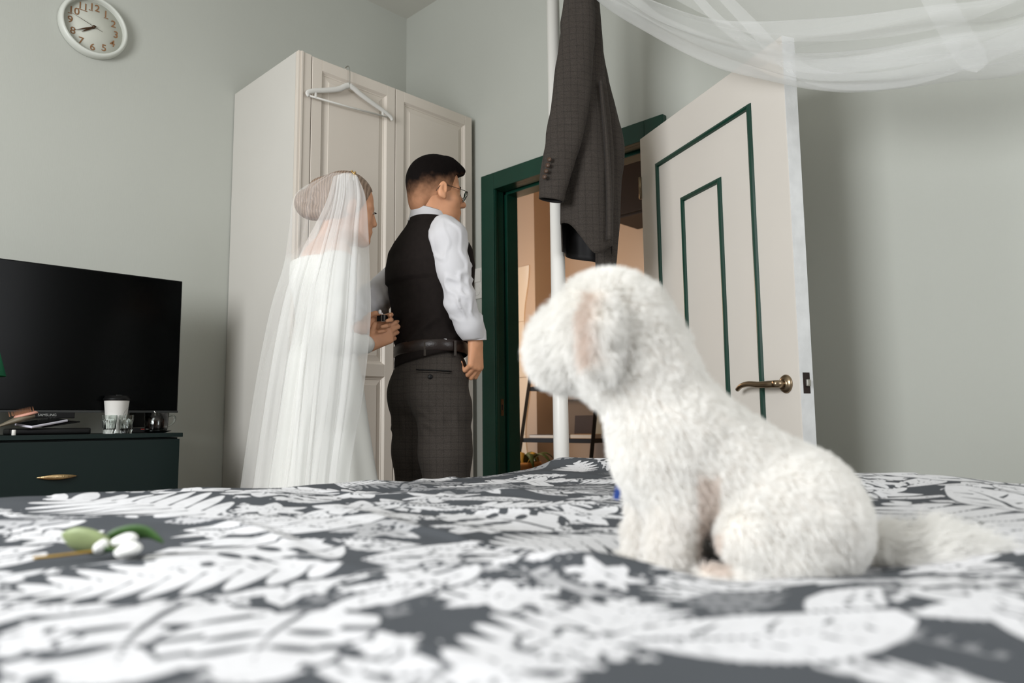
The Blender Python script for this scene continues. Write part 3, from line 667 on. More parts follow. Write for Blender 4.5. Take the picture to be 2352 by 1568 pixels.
# ------------------------------------------------------------------ bed
bed = thing('bed', 'white four poster bed under the leaf print duvet', 'bed', (0, 0, 0))
boxo('mattress', (0.06, 0.0, 0.33), (1.93, 1.66, 0.565), M['sheet'], bed, 0.02)
boxo('foot_rail', (2.006, -0.08, 0.22), (2.054, 1.76, 0.42), M['pole'], bed, 0.006)
boxo('side_rail', (0.0, 1.735, 0.22), (2.006, 1.765, 0.42), M['pole'], bed, 0.006); boxo('side_rail', (0.0, -0.10, 0.22), (2.006, -0.07, 0.42), M['pole'], bed, 0.006)
boxo('slat_base', (0.02, -0.07, 0.27), (2.006, 1.735, 0.33), M['wood'], bed)
for x, y in ((0.03, 1.75), (0.03, -0.085)): tube('leg', [(x, y, 0), (x, y, 0.42)], 0.028, M['pole'], bed, 16)
for y in (1.732, -0.06):
    tube('canopy_post', [(2.03, y, 0), (2.03, y, 0.8), (2.032, y + 0.004, 2.64)], [0.0285, 0.028, 0.0235], M['pole'], bed, 24)
tube('canopy_rail', [(2.03, -0.12, 2.64), (2.03, 1.80, 2.64)], 0.014, M['pole'], bed, 16)

# duvet: height field with a hanging edge; the print is a signed distance stored per vertex
def duvet_z(x, y):
    sm = lambda a, b, v: np.clip((v - a) / (b - a), 0, 1) ** 2 * (3 - 2 * np.clip((v - a) / (b - a), 0, 1))
    z = 0.645 + 0 * x
    z = z + 0.022 * np.exp(-((x - 0.25) / 0.5) ** 2) * sm(1.0, 1.6, y)
    z = z + 0.018 * sm(1.55, 1.9, x) * sm(1.25, 0.95, y) * (1 - 0.5 * sm(0.55, 0.2, y))
    z = z + 0.034 * np.exp(-((x - 1.91 + 0.10 * (y - 1.5)) / 0.065) ** 2) * sm(1.30, 1.42, y) * sm(1.74, 1.60, y)
    s = (x - 0.87) * 0.698 - (y - 0.45) * 0.716; t = (x - 0.87) * 0.716 + (y - 0.45) * 0.698
    z = z - 0.038 * np.exp(-(((s - 0.03) / 0.21) ** 2) ** 1.5 - ((t + 0.035) / 0.155) ** 2)
    z = z + 0.022 * np.exp(-((s + 0.20) / 0.10) ** 2 - ((t + 0.13) / 0.05) ** 2)
    z = z + 0.004 * np.exp(-((s - 0.25) / 0.12) ** 2 - ((t + 0.14) / 0.05) ** 2)
    P = np.stack([x, y, 0 * x], -1).reshape(-1, 3)
    n = 0.011 * noise(P, 2.7) + 0.0065 * noise(P + 9, 6.3) + 0.0016 * noise(P + 20, 17.0)
    cr = 1 - np.abs(noise(P * np.array([1.0, 0.55, 1]) + 4, 5.0)); n = n + 0.006 * np.clip(cr - 0.80, 0, 1) / 0.2 * (0.4 + 0.6 * (noise(P + 31, 3.0) > -0.2))
    return z + n.reshape(x.shape)
def edge(u, lo, hi, r=0.05):
    c = np.clip(u, lo + r, hi - r); over = u - c; a = np.clip(np.abs(over) / r, 0, pi / 2); ex = np.clip(np.abs(over) - r * pi / 2, 0, None)
    return c + np.sign(over) * r * np.sin(a), r * (1 - np.cos(a)) + ex
us = np.arange(-0.36, 2.32, 0.0058); vs = np.arange(-0.34, 2.06, 0.0058)
UU, VV = np.meshgrid(us, vs, indexing='ij')
px_, dx_ = edge(UU, -0.02, 1.985); py_, dy_ = edge(VV, -0.06, 1.715)
ZZ = duvet_z(np.clip(UU, -0.02, 1.985), np.clip(VV, -0.06, 1.715)) - dx_ - dy_
wob = 0.012 * noise(np.stack([UU, VV, 0 * UU], -1).reshape(-1, 3), 9).reshape(UU.shape)
px_ = px_ - np.clip(dx_, 0, 0.1) * 4 * np.abs(wob) * np.sign(UU - 1); py_ = py_ + np.clip(dy_, 0, 0.1) * 4 * np.abs(wob) * np.sign(VV - 1)
ZZ = np.maximum(ZZ, 0.30)
dv = mesh_np('duvet', np.stack([px_, py_, ZZ], -1).reshape(-1, 3), grid_faces(len(us), len(vs)), None, None, True)
tag(dv, 'rumpled grey duvet printed with white jungle leaves spread over the bed', 'duvet')

# --- the print, painted leaf over leaf
X0, Y0 = us[0], vs[0]; H0 = 0.0058
Fld = np.full(UU.shape, -0.02)
def motif(kind, bx, by, tx, ty, w=None):
    global Fld
    L = math.hypot(tx - bx, ty - by); ang = math.atan2(ty - by, tx - bx); cx, cy = bx, by
    R = L * 1.3 if kind != 'l' and kind != 's' else L * 1.25
    mx, my = ((bx + tx) / 2, (by + ty) / 2) if kind not in 'ls' else (bx, by)
    i0, i1 = np.clip([(mx - R - X0) / H0, (mx + R - X0) / H0], 0, len(us)).astype(int); j0, j1 = np.clip([(my - R - Y0) / H0, (my + R - Y0) / H0], 0, len(vs)).astype(int)
    if i1 - i0 < 3 or j1 - j0 < 3: return
    x = UU[i0:i1, j0:j1] - cx; y = VV[i0:i1, j0:j1] - cy
    c, s = math.cos(ang), math.sin(ang); p = (x * c + y * s) / L; q = (-x * s + y * c) / L
    q = q + 0.10 * np.sin(p * 2.6)          # a slight curve to every spine
    a = np.abs(q); inside = (p > 0) & (p < 1)
    if kind == 'b':                        # long blade with a midrib and a few slits
        wd = 0.20 * np.sin(pi * np.clip(p, 0, 1) ** 0.85) ** 0.9; full = np.where(inside, wd - a, -np.maximum(np.maximum(-p, p - 1), 0.0) - a)
        rib = np.where((p > 0.05) & (p < 0.8), a - 0.016 * (1 - p), 1); fr = np.abs(((p - a * 1.2) * 5 + (q > 0) * 0.5) % 1 - 0.5); sl = (fr - 0.13 * (1 - a / (wd + 1e-6))) * 0.2; sl = np.where((a > wd * 0.22) & (a < wd * 0.80) & (p > 0.15) & (p < 0.75), sl, 1)
        d = np.minimum(np.minimum(full, rib), sl)
    elif kind == 'f':                      # palm frond of separate leaflets
        k = 8; pp_ = p - a * 0.50; ph_ = pp_ * k + (q > 0) * 0.5; i = np.round(ph_); li = 0.40 * np.sin(pi * np.clip(i / k * 0.80 + 0.17, 0, 1)) ** 0.7
        t = np.clip(a / (li + 1e-6), 0, 1); wd = 0.050 * np.sin(pi * (0.22 + 0.78 * t) ** 0.8) ** 0.6 * (t < 1)
        d = wd - np.abs(ph_ - i) / k * 0.9; d = np.where((i < 0) | (i > k) | (a > li), -0.03, d); d = np.maximum(d, np.where(inside, 0.012 - a, -0.05)); full = np.maximum(np.minimum(np.minimum(li + 0.02 - a, p + 0.01), 1.02 - p + a * 0.5), d)
    elif kind == 'm':                      # split leaf with holes
        wd = 0.50 * np.sqrt(np.clip(np.sin(pi * np.clip(p * 0.93 + 0.07, 0, 1)), 0, 1)) * (1 - 0.30 * p); full = np.where(inside, wd - a, -np.maximum(-p, p - 1) - a)
        d = np.minimum(full, np.where(p < 0.85, a - 0.022 * (1 - p), 1)); fr = ((p + 0.06 - a * 0.55) * 3.6); g = np.abs(fr - np.round(fr)) / 3.6
        d = np.where(a > wd * 0.62, np.minimum(d, g - 0.036), d)
        for hp in (0.34, 0.60): d = np.minimum(d, (np.sqrt(((p - hp - a * 0.4) / 1.0) ** 2 * 2.0 + ((a - wd * 0.36) / 1.8) ** 2) - 0.066) * 0.8)
    else:                                  # open lily of pointed petals / small blossom
        n = 6 if kind == 'l' else 5; r = np.hypot(p, q); th = np.arctan2(q, p) + 0.4 * math.sin(cx * 40); f = ((th * n / (2 * pi)) % 1 - 0.5) * 2 * pi / n
        t = np.clip(r, 0, 1); wd = 0.27 * np.sin(pi * (0.12 + 0.88 * t)) ** 0.8 * (0.9 if kind == 'l' else 1.15); l = np.abs(f) * r; full = np.where(r < 1, wd - l, 1 - r)
        d = np.minimum(full, np.where((r > 0.22) & (r < 0.70), l - 0.026 * (1 - r), 1)); d = np.minimum(d, np.abs(r - 0.13) - 0.028)
    d = d * L; full = full * L; S = Fld[i0:i1, j0:j1]
    Fld[i0:i1, j0:j1] = np.maximum(np.minimum(S, -(full + 0.0052)), d)
mr_ = np.random.default_rng(11)
spots = []
for k in range(4000):                      # an even scatter under the placed leaves
    x, y = mr_.uniform(-0.3, 2.3), mr_.uniform(-0.3, 2.05)
    if all((x - u) ** 2 + (y - v) ** 2 > 0.098 ** 2 for u, v in spots): spots.append((x, y))
for x, y in spots:
    kd = mr_.choice(list('bbbffmmllls')); L = mr_.uniform(0.135, 0.215) * (0.5 if kd in 'l' else 0.25 if kd == 's' else 1); a = mr_.uniform(0, 2 * pi)
    motif(kd, x - L * 0.5 * math.cos(a) * (kd not in 'ls'), y - L * 0.5 * math.sin(a) * (kd not in 'ls'), x + L * 0.5 * math.cos(a) * (1 if kd not in 'ls' else 2), y + L * 0.5 * math.sin(a) * (1 if kd not in 'ls' else 2))
for m_ in [('f',0.444,0.741,0.175,0.816), ('b',0.756,0.655,0.498,0.719), ('m',0.863,0.756,0.817,0.975), ('b',0.458,1.132,0.744,0.979), ('f',0.551,1.255,0.398,1.628), ('f',0.724,1.486,1.036,1.513),
           ('l',1.442,1.376,1.535,1.250), ('b',1.88,0.355,1.95,0.738), ('f',1.104,0.193,1.439,0.465), ('l',1.245,0.372,1.306,0.300), ('m',0.545,0.933,0.327,0.839), ('b',1.446,0.255,1.758,0.462),
           ('b',0.632,0.424,0.694,0.310), ('f',0.329,0.332,0.532,0.402), ('b',0.452,0.542,0.332,0.539), ('l',0.401,0.329,0.428,0.300), ('f',0.897,0.643,0.681,0.663), ('b',0.291,0.450,0.309,0.354), ('l',0.315,1.175,0.248,1.173),
           ('m',0.270,0.661,0.169,0.475), ('m',0.330,0.562,0.226,0.424), ('s',0.144,0.612,0.165,0.590), ('s',0.313,0.426,0.332,0.405), ('b',0.422,0.320,0.649,0.196), ('l',0.593,0.453,0.565,0.485), ('l',0.466,0.465,0.506,0.420), ('l',0.688,0.133,0.633,0.194)]:
    motif(*m_)
at_ = dv.data.attributes.new('print', 'FLOAT', 'POINT'); at_.data.foreach_set('value', (Fld * 40).astype(np.float32).ravel())
md = bpy.data.materials.new('leaf_print_cotton'); md.use_nodes = True; nt = md.node_tree; b = nt.nodes['Principled BSDF']
b.inputs['Roughness'].default_value = 0.85; b.inputs['Specular IOR Level'].default_value = 0.04
an = nt.nodes.new('ShaderNodeAttribute'); an.attribute_name = 'print'
rp = nt.nodes.new('ShaderNodeMapRange'); rp.inputs[1].default_value = -0.03; rp.inputs[2].default_value = 0.03; nt.links.new(an.outputs['Fac'], rp.inputs[0])
tc = nt.nodes.new('ShaderNodeTexCoord'); ns = nt.nodes.new('ShaderNodeTexNoise'); ns.inputs['Scale'].default_value = 60; nt.links.new(tc.outputs['Object'], ns.inputs['Vector'])
cw = nt.nodes.new('ShaderNodeMix'); cw.data_type = 'RGBA'; cw.inputs[6].default_value = (*lin((224, 224, 226)), 1); cw.inputs[7].default_value = (*lin((212, 212, 214)), 1)
mrn = nt.nodes.new('ShaderNodeMapRange'); mrn.inputs[1].default_value = 0.5; mrn.inputs[2].default_value = 0.75; nt.links.new(ns.outputs[0], mrn.inputs[0]); nt.links.new(mrn.outputs[0], cw.inputs[0])
cm = nt.nodes.new('ShaderNodeMix'); cm.data_type = 'RGBA'; cm.inputs[6].default_value = (*lin((84, 87, 91)), 1)
nt.links.new(cw.outputs[2], cm.inputs[7]); nt.links.new(rp.outputs[0], cm.inputs[0]); nt.links.new(cm.outputs[2], b.inputs['Base Color'])
n3 = nt.nodes.new('ShaderNodeTexNoise'); n3.inputs['Scale'].default_value = 500; nt.links.new(tc.outputs['Object'], n3.inputs['Vector'])
bp = nt.nodes.new('ShaderNodeBump'); bp.inputs['Strength'].default_value = 0.15; bp.inputs['Distance'].default_value = 0.001; nt.links.new(n3.outputs[0], bp.inputs['Height']); nt.links.new(bp.outputs[0], b.inputs['Normal'])
dv.data.materials.append(md)

# ------------------------------------------------------------------ white tulle swagged from the canopy
tl_ = thing('canopy_tulle', 'white sheer tulle swag draped from the bed canopy rail', 'tulle', (2.03, 0, 0))
low = catmull([(1.68, 2.60), (1.523, 2.32), (1.293, 2.09), (1.075, 1.903), (0.908, 1.796), (0.735, 1.701), (0.568, 1.653), (0.437, 1.634), (0.284, 1.605), (0.12, 1.64), (-0.06, 1.80)], 90)
upp = catmull([(1.72, 2.63), (1.56, 2.46), (1.40, 2.32), (1.30, 2.21), (1.069, 2.03), (0.875, 1.915), (0.656, 1.841), (0.456, 1.803), (0.272, 1.766), (0.10, 1.84), (-0.06, 2.1)], 90)
nv = 80; V = []
for i in range(90):
    u = i / 89; env = math.sin(pi * u) ** 0.5
    for j in range(nv):
        v = j / (nv - 1) * 2 - 1; h = abs(v) ** 0.9; y, z = low[i] * (1 - h) + upp[i] * h
        w = 0.10 * math.sin(min(1, abs(v) * 1.6) * pi / 2) * (1 if v > 0 else -1)
        f = noise([[v * 1.5 + u * 1.1, u * 0.9, 1.7]], 2.0)[0] * 0.05 + noise([[v * 3.4 + u * 1.6, u * 1.2, 5.2]], 2.0)[0] * 0.02
        V.append((w * (0.35 + 0.65 * env) + f * (0.3 + 0.7 * env), y, z + 0.028 * env * noise([[v * 5 - u * 2.4, u * 2.6, 8.1]], 1.3)[0] * (h > 0.02)))
mesh_np('swag', V, grid_faces(90, nv), M['canopy'], tl_)
def ribbon(name, path, width, x, seed, n=50, nv=14, m='canopy'):
    P = catmull(path, n); V = []
    for i in range(n):
        d = P[min(i + 1, n - 1)] - P[max(i - 1, 0)]; d /= np.linalg.norm(d); nn = np.array([-d[1], d[0]]); wd = width if np.isscalar(width) else np.interp(i / (n - 1), np.linspace(0, 1, len(width)), width)
        for j in range(nv):
            v = j / (nv - 1) - 0.5; q = P[i] + nn * v * wd
            V.append((x + 0.02 * noise([[v * 0.7, i / n * 1.5, seed]], 1.0)[0], q[0], q[1]))
    return mesh_np(name, V, grid_faces(n, nv), M[m], tl_)
ribbon('fold', [(1.30, 2.63), (1.128, 2.273), (1.009, 2.091), (0.922, 1.961), (0.829, 1.821), (0.712, 1.72), (0.5, 1.66), (0.2, 1.68)], [0.02, 0.028, 0.034, 0.04, 0.045, 0.05], -0.04, 2.2)
ribbon('fold', [(1.40, 2.63), (1.215, 2.326), (1.078, 2.094), (0.979, 1.961), (0.86, 1.844), (0.7, 1.76), (0.4, 1.70)], [0.02, 0.024, 0.03, 0.04, 0.05], -0.04, 6.2)
ribbon('fold', [(0.60, 2.63), (0.50, 2.15), (0.455, 1.90), (0.41, 1.75), (0.375, 1.66), (0.355, 1.625)], [0.10, 0.07, 0.06, 0.06, 0.06, 0.03], -0.06, 9.0)
ribbon('sheer_panel', [(1.50, 2.60), (1.2, 2.45), (0.8, 2.30), (0.4, 2.22), (0.0, 2.28)], [0.12, 0.4, 0.75, 0.85, 0.8], 0.04, 12.0, 50, 24, 'veilthin')

# ------------------------------------------------------------------ jacket on a hanger
ROT = math.radians(-45.73)
jk = thing('suit_jacket', 'dark checked wool suit jacket hanging from the canopy rail beside the white bed post', 'jacket', (2.03, 1.624, 0), ROT)
def two_sided(o, th=0.004):
    o.data.materials.append(M['lining']); s = o.modifiers.new('cloth', 'SOLIDIFY'); s.thickness = th; s.offset = -1; s.material_offset = 1; s.material_offset_rim = 0; return o
K = 0.966; jz = lambda z: 0.8 + (z - 0.8) * K
def sleeve(name, path, rad, flat, seed, folds=0.006):
    P = catmull([(s * K, t, jz(z)) for s, t, z in path], 60); r = np.interp(np.linspace(0, 1, 60), np.linspace(0, 1, len(rad)), rad) * K
    V, F = tube_vf(P, r, 40, False, ((0, 1, 0), flat)); N = V - np.repeat(P, 40, 0); N /= np.linalg.norm(N, axis=1)[:, None] + 1e-9
    d = folds * noise(V * np.array([1, 1, 0.45]) + seed, 16) + folds * 0.5 * noise(V * np.array([1, 1, 0.7]) + seed, 34)
    V = V + N * d[:, None]
    return two_sided(mesh_np(name, V, F, M['suit'], jk))
sleeve('sleeve', [(0.03, -0.075, 2.56), (0.010, -0.085, 2.42), (-0.004, -0.09, 2.24), (-0.030, -0.095, 2.02), (-0.064, -0.10, 1.82), (-0.098, -0.10, 1.68), (-0.114, -0.098, 1.594)], [0.05, 0.054, 0.064, 0.071, 0.064, 0.052, 0.045], 0.62, 3)
sleeve('sleeve', [(0.07, 0.05, 2.50), (0.075, 0.045, 2.2), (0.105, 0.03, 1.99), (0.126, 0.02, 1.83), (0.112, 0.02, 1.6), (0.09, 0.03, 1.34)], [0.03, 0.036, 0.042, 0.048, 0.042, 0.038], 0.8, 8)
prof = [(2.56, -0.02, 0.085, 0.045), (2.42, -0.032, 0.092, 0.055), (2.25, -0.045, 0.10, 0.065), (2.10, -0.055, 0.104, 0.072), (1.95, -0.055, 0.118, 0.078), (1.80, -0.058, 0.128, 0.08), (1.68, -0.064, 0.126, 0.078), (1.60, -0.068, 0.122, 0.076), (1.5, -0.07, 0.118, 0.075)]
PR = np.array([np.interp(np.linspace(0, 1, 50), np.linspace(0, 1, len(prof)), [q[i] for q in prof]) for i in range(4)]).T
rings = []
for k, (z, l, r, dpt) in enumerate(PR):
    ring = []
    for a in np.linspace(0, 2 * pi, 96, endpoint=False):
        cs, sn = math.cos(a), math.sin(a); s = (l + r) / 2 + (r - l) / 2 * np.sign(cs) * abs(cs) ** 0.8; t = dpt * np.sign(sn) * abs(sn) ** 0.9
        kk = (k / 49) ** 3; ss = (s + 0.065) / 0.19
        hem = (0.03 - 0.15 * math.sin(min(1, max(0, ss * 1.25)) * pi / 2) ** 1.5 + 0.16 * max(0, ss - 0.55)) if sn < 0 else -0.09 - 0.02 * cs
        zz = z + kk * hem + (0.0 if k < 49 else 0)
        f = 0.012 * (k / 49) ** 0.7 * math.sin(5 * a + 1.0 + z * 1.5) * (0.4 + 0.6 * noise([[a, z * 2, 0]], 1.0)[0])
        ring.append((K * (s + f * cs), t + f * sn + 0.004 * noise([[s * 1.5, t, z * 0.5]], 26)[0], jz(zz)))
    rings.append(np.array(ring))
two_sided(loft('body_panel', [r[::-1] for r in rings], M['suit'], jk, False, False), 0.005)
V = []
for i in range(30):
    z = 2.05 - 0.60 * i / 29; s0 = 0.072 + 0.016 * math.sin(i / 29 * 2.4); w = 0.014 + 0.012 * i / 29
    for j in range(6): v = j / 5; V.append((K * (s0 + w * v), -0.074 - 0.014 * math.sin(v * pi) - 0.004 * i / 29, jz(z)))
lp_ = mesh_np('front_facing', V, grid_faces(30, 6), M['suit'], jk); lp_.modifiers.new('t', 'SOLIDIFY').thickness = 0.004
for i in range(4):
    f = i / 3; c = (K * (-0.120 - 0.018 * f), -0.148 + 0.004 * f, jz(1.728 - 0.062 * f))
    bm = bmesh.new(); bmesh.ops.create_cone(bm, cap_ends=True, segments=18, radius1=0.0085, radius2=0.0075, depth=0.004)
    bmesh.ops.rotate(bm, verts=bm.verts, matrix=Matrix.Rotation(pi / 2, 3, 'X')); bmesh.ops.rotate(bm, verts=bm.verts, matrix=Matrix.Rotation(-0.5, 3, 'Z')); bmesh.ops.translate(bm, verts=bm.verts, vec=c)
    obj('cuff_button', bm, mat('brown_button', (74, 56, 44), 0.4), jk, True)
hh = thing('coat_hanger', 'dark wooden coat hanger inside the suit jacket on the canopy rail', 'hanger', (2.03, 1.624, 0), ROT)
tube('hanger_hook', catmull([(-0.016, 0, 2.645), (-0.012, 0, 2.664), (0.003, 0, 2.672), (0.018, 0, 2.655), (0.012, 0, 2.625), (0.02, 0, 2.56)], 24), 0.0022, M['steel'], hh, 8)
tube('hanger_arm', catmull([(0.02, -0.075, 2.47), (0.02, -0.03, 2.53), (0.02, 0.0, 2.555), (0.03, 0.03, 2.53), (0.04, 0.07, 2.45)], 20), 0.012, M['darkwood'], hh, 10)

# ------------------------------------------------------------------ boutonniere on the duvet
bt = thing('boutonniere', 'small boutonniere of green leaves and white buds lying on the duvet', 'flower', (0.31, 0.965, 0.648), ROT)
def leaf3(name, path, width, m, parent, twist, th=0.0012):
    P = catmull(path, 14); V = []
    for i, p in enumerate(P):
        t = i / 13; w = width * math.sin(pi * (0.06 + 0.92 * t)) ** 0.7; d = P[min(i + 1, 13)] - P[max(i - 1, 0)]; d /= np.linalg.norm(d)
        sd = np.cross(d, twist); sd /= np.linalg.norm(sd); up = np.cross(sd, d)
        for j in (-1, -0.5, 0, 0.5, 1): V.append(p + sd * w * j + up * 0.25 * w * abs(j) ** 1.5)
    o = mesh_np(name, V, grid_faces(14, 5), m, parent); o.modifiers.new('t', 'SOLIDIFY').thickness = th; return o
leaf3('leaf', [(0.0, 0, 0.010), (-0.02, -0.004, 0.014), (-0.045, -0.006, 0.020), (-0.060, -0.004, 0.026)], 0.017, M['bgleaf2'], bt, (0.1, 1.0, 0.35))
leaf3('leaf', [(-0.018, 0.004, 0.008), (0.0, 0.01, 0.020), (0.03, 0.012, 0.024), (0.056, 0.006, 0.014)], 0.012, M['bgleaf'], bt, (0, 0.8, 0.6))
leaf3('leaf', [(-0.01, -0.006, 0.004), (0.01, -0.016, 0.008), (0.03, -0.02, 0.006)], 0.010, M['bgleaf'], bt, (0, 0.3, 0.9))
tube('stem', catmull([(-0.075, -0.03, 0.004), (-0.05, -0.02, 0.005), (-0.01, -0.004, 0.008), (0.02, 0.0, 0.012)], 16), 0.0016, M['yleaf'], bt, 8)
for c, r in (((-0.006, -0.016, 0.014), (0.0085, 0.008, 0.0075)), ((0.018, -0.010, 0.020), (0.0155, 0.009, 0.0075)), ((0.028, -0.020, 0.010), (0.016, 0.009, 0.0085))):
    bm = bmesh.new(); bmesh.ops.create_uvsphere(bm, u_segments=20, v_segments=12, radius=1)
    for v in bm.verts: p = v.co; k = 1 + 0.08 * math.sin(3 * math.atan2(p.y, p.z) + p.x * 2); v.co = Vector((c[0] + p.x * r[0], c[1] + p.y * r[1] * k, c[2] + p.z * r[2] * k + p.x * 0.003))
    obj('bud', bm, M['petal'], bt, True)
# ------------------------------------------------------------------ people: common builders (local frame: x to the viewer's right, y away, z up)
def nrm(v): v = np.asarray(v, float); return v / np.linalg.norm(v)
def head_sdf(P, female=False):
    """head frame: x forward, y to the person's right, z up; origin mid cranium"""
    d = el(P, (0, 0, 0), (0.097, 0.077, 0.101))
    d = smin(d, el(P, (0.035, 0, -0.072), (0.068, 0.060, 0.083)), 0.02)
    d = smin(d, el(P, (0.040, 0, -0.112), (0.052, 0.050 if female else 0.054, 0.038)), 0.02)
    d = smin(d, rc(P, (0.082, -0.008, -0.136), (0.082, 0.008, -0.136), 0.016, 0.016), 0.02)
    for s in (-1, 1):
        d = smin(d, rc(P, (0.086, s * 0.014, -0.013), (0.072, s * 0.046, -0.014), 0.012, 0.010), 0.012)
        d = smin(d, el(P, (0.058, s * 0.042, -0.062), (0.026, 0.022, 0.024)), 0.015)
        d = np.maximum(d, -el(P, (0.100, s * 0.031, -0.034), (0.016, 0.016, 0.010)))
        d = smin(d, el(P, (0.080, s * 0.031, -0.034), (0.0125, 0.0135, 0.0115)), 0.004)
        ear = el(P, (0.002, s * 0.078, -0.040), (0.017, 0.009, 0.031), [nrm((0.94, s * 0.25, -0.2)), nrm((-0.25 , s * 0.95, 0)) * s, (0.2, 0, 0.98)])
        ear = smin(ear, rc(P, (0.010, s * 0.076, -0.066), (0.006, s * 0.075, -0.060), 0.008, 0.008), 0.008)
        ear = np.maximum(ear, -el(P, (0.006, s * 0.089, -0.036), (0.010, 0.008, 0.019)))
        d = smin(d, ear, 0.005)
    nl = 0.010 if female else 0.0
    d = smin(d, rc(P, (0.095, 0, -0.022), (0.120 - nl, 0, -0.062), 0.0075, 0.0105 if female else 0.0115), 0.010)
    for s in (-1, 1): d = smin(d, rc(P, (0.108 - nl, s * 0.009, -0.068), (0.112 - nl, s * 0.007, -0.067), 0.008, 0.007), 0.006)
    d = smin(d, rc(P, (0.092, -0.020, -0.100), (0.092, 0.020, -0.100), 0.009, 0.009), 0.008)
    d = np.maximum(d, -rc(P, (0.106, -0.020, -0.1045), (0.106, 0.020, -0.1045), 0.0022, 0.0022))
    d = smin(d, rc(P, (0.089, -0.015, -0.111), (0.089, 0.015, -0.111), 0.009, 0.009), 0.005)
    return d
def head_axes(yaw, pitch=0.0, roll=0.0):
    """yaw: 0 = looking away, pi/2 = looking to the viewer's right"""
    f = np.array([math.sin(yaw), math.cos(yaw), 0.0]); r = np.array([math.cos(yaw), -math.sin(yaw), 0.0]); u = np.array([0, 0, 1.0])
    f2 = f * math.cos(pitch) + u * math.sin(pitch); u2 = -f * math.sin(pitch) + u * math.cos(pitch)
    r3 = r * math.cos(roll) + u2 * math.sin(roll); u3 = -r * math.sin(roll) + u2 * math.cos(roll)
    return np.stack([f2, r3, u3])
def hand_mesh(W, d, n, thumb_side, L=0.185, curls=None, thumb=None, h=0.0032):
    """five separate fingers; W wrist, d along the hand, n out of the back of the hand"""
    d = nrm(d); n = nrm(np.asarray(n, float) - d * (np.asarray(n, float) @ d)); w = np.cross(n, d) * thumb_side
    k = L / 0.185; W = np.asarray(W, float)
    A = lambda a, b, c: W + (d * a + w * b + n * c) * k
    segs = []; palms = []
    curls = curls or [(50, 65, 35)] * 4
    lens = [(0.043, 0.025, 0.020), (0.047, 0.029, 0.021), (0.044, 0.027, 0.020), (0.034, 0.020, 0.018)]
    bw = [0.027, 0.009, -0.009, -0.026]; bl = [0.088, 0.091, 0.087, 0.079]; rr = [0.0092, 0.0096, 0.0092, 0.0082]
    for i in range(4):
        p = A(bl[i], bw[i], -0.002 * abs(i - 1)); palms.append((A(0.0, bw[i] * 0.55, 0), p, 0.017 * k, 0.0118 * k)); a = 0; pts = [p]; rs = [rr[i] * k * 1.1]
        sp = bw[i] * 2.0
        for c, l, q in zip(curls[i], lens[i], (1.0, 0.92, 0.8)):
            a += math.radians(c); dirv = d * math.cos(a) - n * math.sin(a) + w * sp * math.cos(a); p = p + nrm(dirv) * l * k; pts.append(p); rs.append(rr[i] * k * q)
        segs.append((pts, rs))
    th = thumb or [(0.030, 0.030, -0.012), (0.062, 0.046, -0.022), (0.092, 0.044, -0.030), (0.112, 0.036, -0.034)]
    segs.append(([A(0.012, 0.014, -0.004)] + [A(*t) for t in th], [0.016 * k, 0.0145 * k, 0.0112 * k, 0.0102 * k, 0.0085 * k]))
    allp = np.array([W - d * 0.055 * k] + [p for s in segs for p in s[0]]); lo, hi = allp.min(0) - 0.03, allp.max(0) + 0.03
    def f(P):
        D = rc(P, W - d * 0.05 * k, W, 0.026 * k, 0.024 * k)
        for a, b, ra, rb in palms: D = smin(D, rc(P, a, b, ra, rb), 0.012)
        for pts, rs in segs:
            D = smin(D, chain(P, [np.asarray(p) for p in pts], rs, 0.003), 0.0035)
        return D
    V, F = surfnet(f, lo, hi, h); return relax(V, F, 1), F, segs
def join(parts):
    V = []; F = []; b = 0
    for v, f in parts: V.append(v); F.append(f + b); b += len(v)
    return np.vstack(V), np.vstack(F)
def folds(seed, amp, s1=14, aniso=(1, 1, 1), s2=2.3):
    def g(V):
        q = V * np.array(aniso) + seed; a = 1 - np.abs(noise(q, s1)) * 2.2; return amp * (0.6 * a + 0.5 * noise(q + 7, s1 * s2) + 0.5 * noise(q + 3, s1 * 0.5))
    return g
def surf_t(V, s, z, r=0.012):
    m = (np.abs(V[:, 0] - s) < r) & (np.abs(V[:, 2] - z) < r); return V[m][:, 1].min() if m.any() else 0.0

# ------------------------------------------------------------------ the groom
man = thing('person', 'dark haired person in glasses, dark vest, white shirt and checked trousers, seen from behind', 'person', (1.68, 2.04, 0), ROT)
ph_ = math.radians(48); cr_, sr_ = math.cos(ph_), math.sin(ph_)
def B(r, f, z): return (r * cr_ + f * sr_, -r * sr_ + f * cr_, z)
BA = [(cr_, -sr_, 0), (sr_, cr_, 0), (0, 0, 1)]
HM = head_axes(math.radians(61), 0.0); hcm = np.array([0.010, 0.0, 1.674])
RARM = [(0.060, -0.120, 1.470), (0.078, -0.145, 1.435), (0.092, -0.150, 1.33), (0.118, -0.150, 1.205), (0.146, -0.125, 1.135), (0.166, -0.100, 1.085)]
LARM = [(-0.050, 0.12, 1.44), (-0.135, 0.11, 1.34), (-0.222, 0.09, 1.262), (-0.290, 0.07, 1.19), (-0.20, 0.13, 1.165), (-0.10, 0.20, 1.15)]
def man_head(P):
    d = head_sdf((P - hcm.astype(np.float32)) @ HM.T.astype(np.float32))
    d = smin(d, rc(P, (0.0, 0.0, 1.61), (-0.006, 0.0, 1.50), 0.054, 0.062), 0.022)
    return smin(d, rc(P, (-0.006, 0, 1.50), (0.0, 0.0, 1.44), 0.06, 0.08), 0.03)
v1 = surfnet(man_head, (-0.13, -0.14, 1.40), (0.16, 0.15, 1.80), 0.0042)
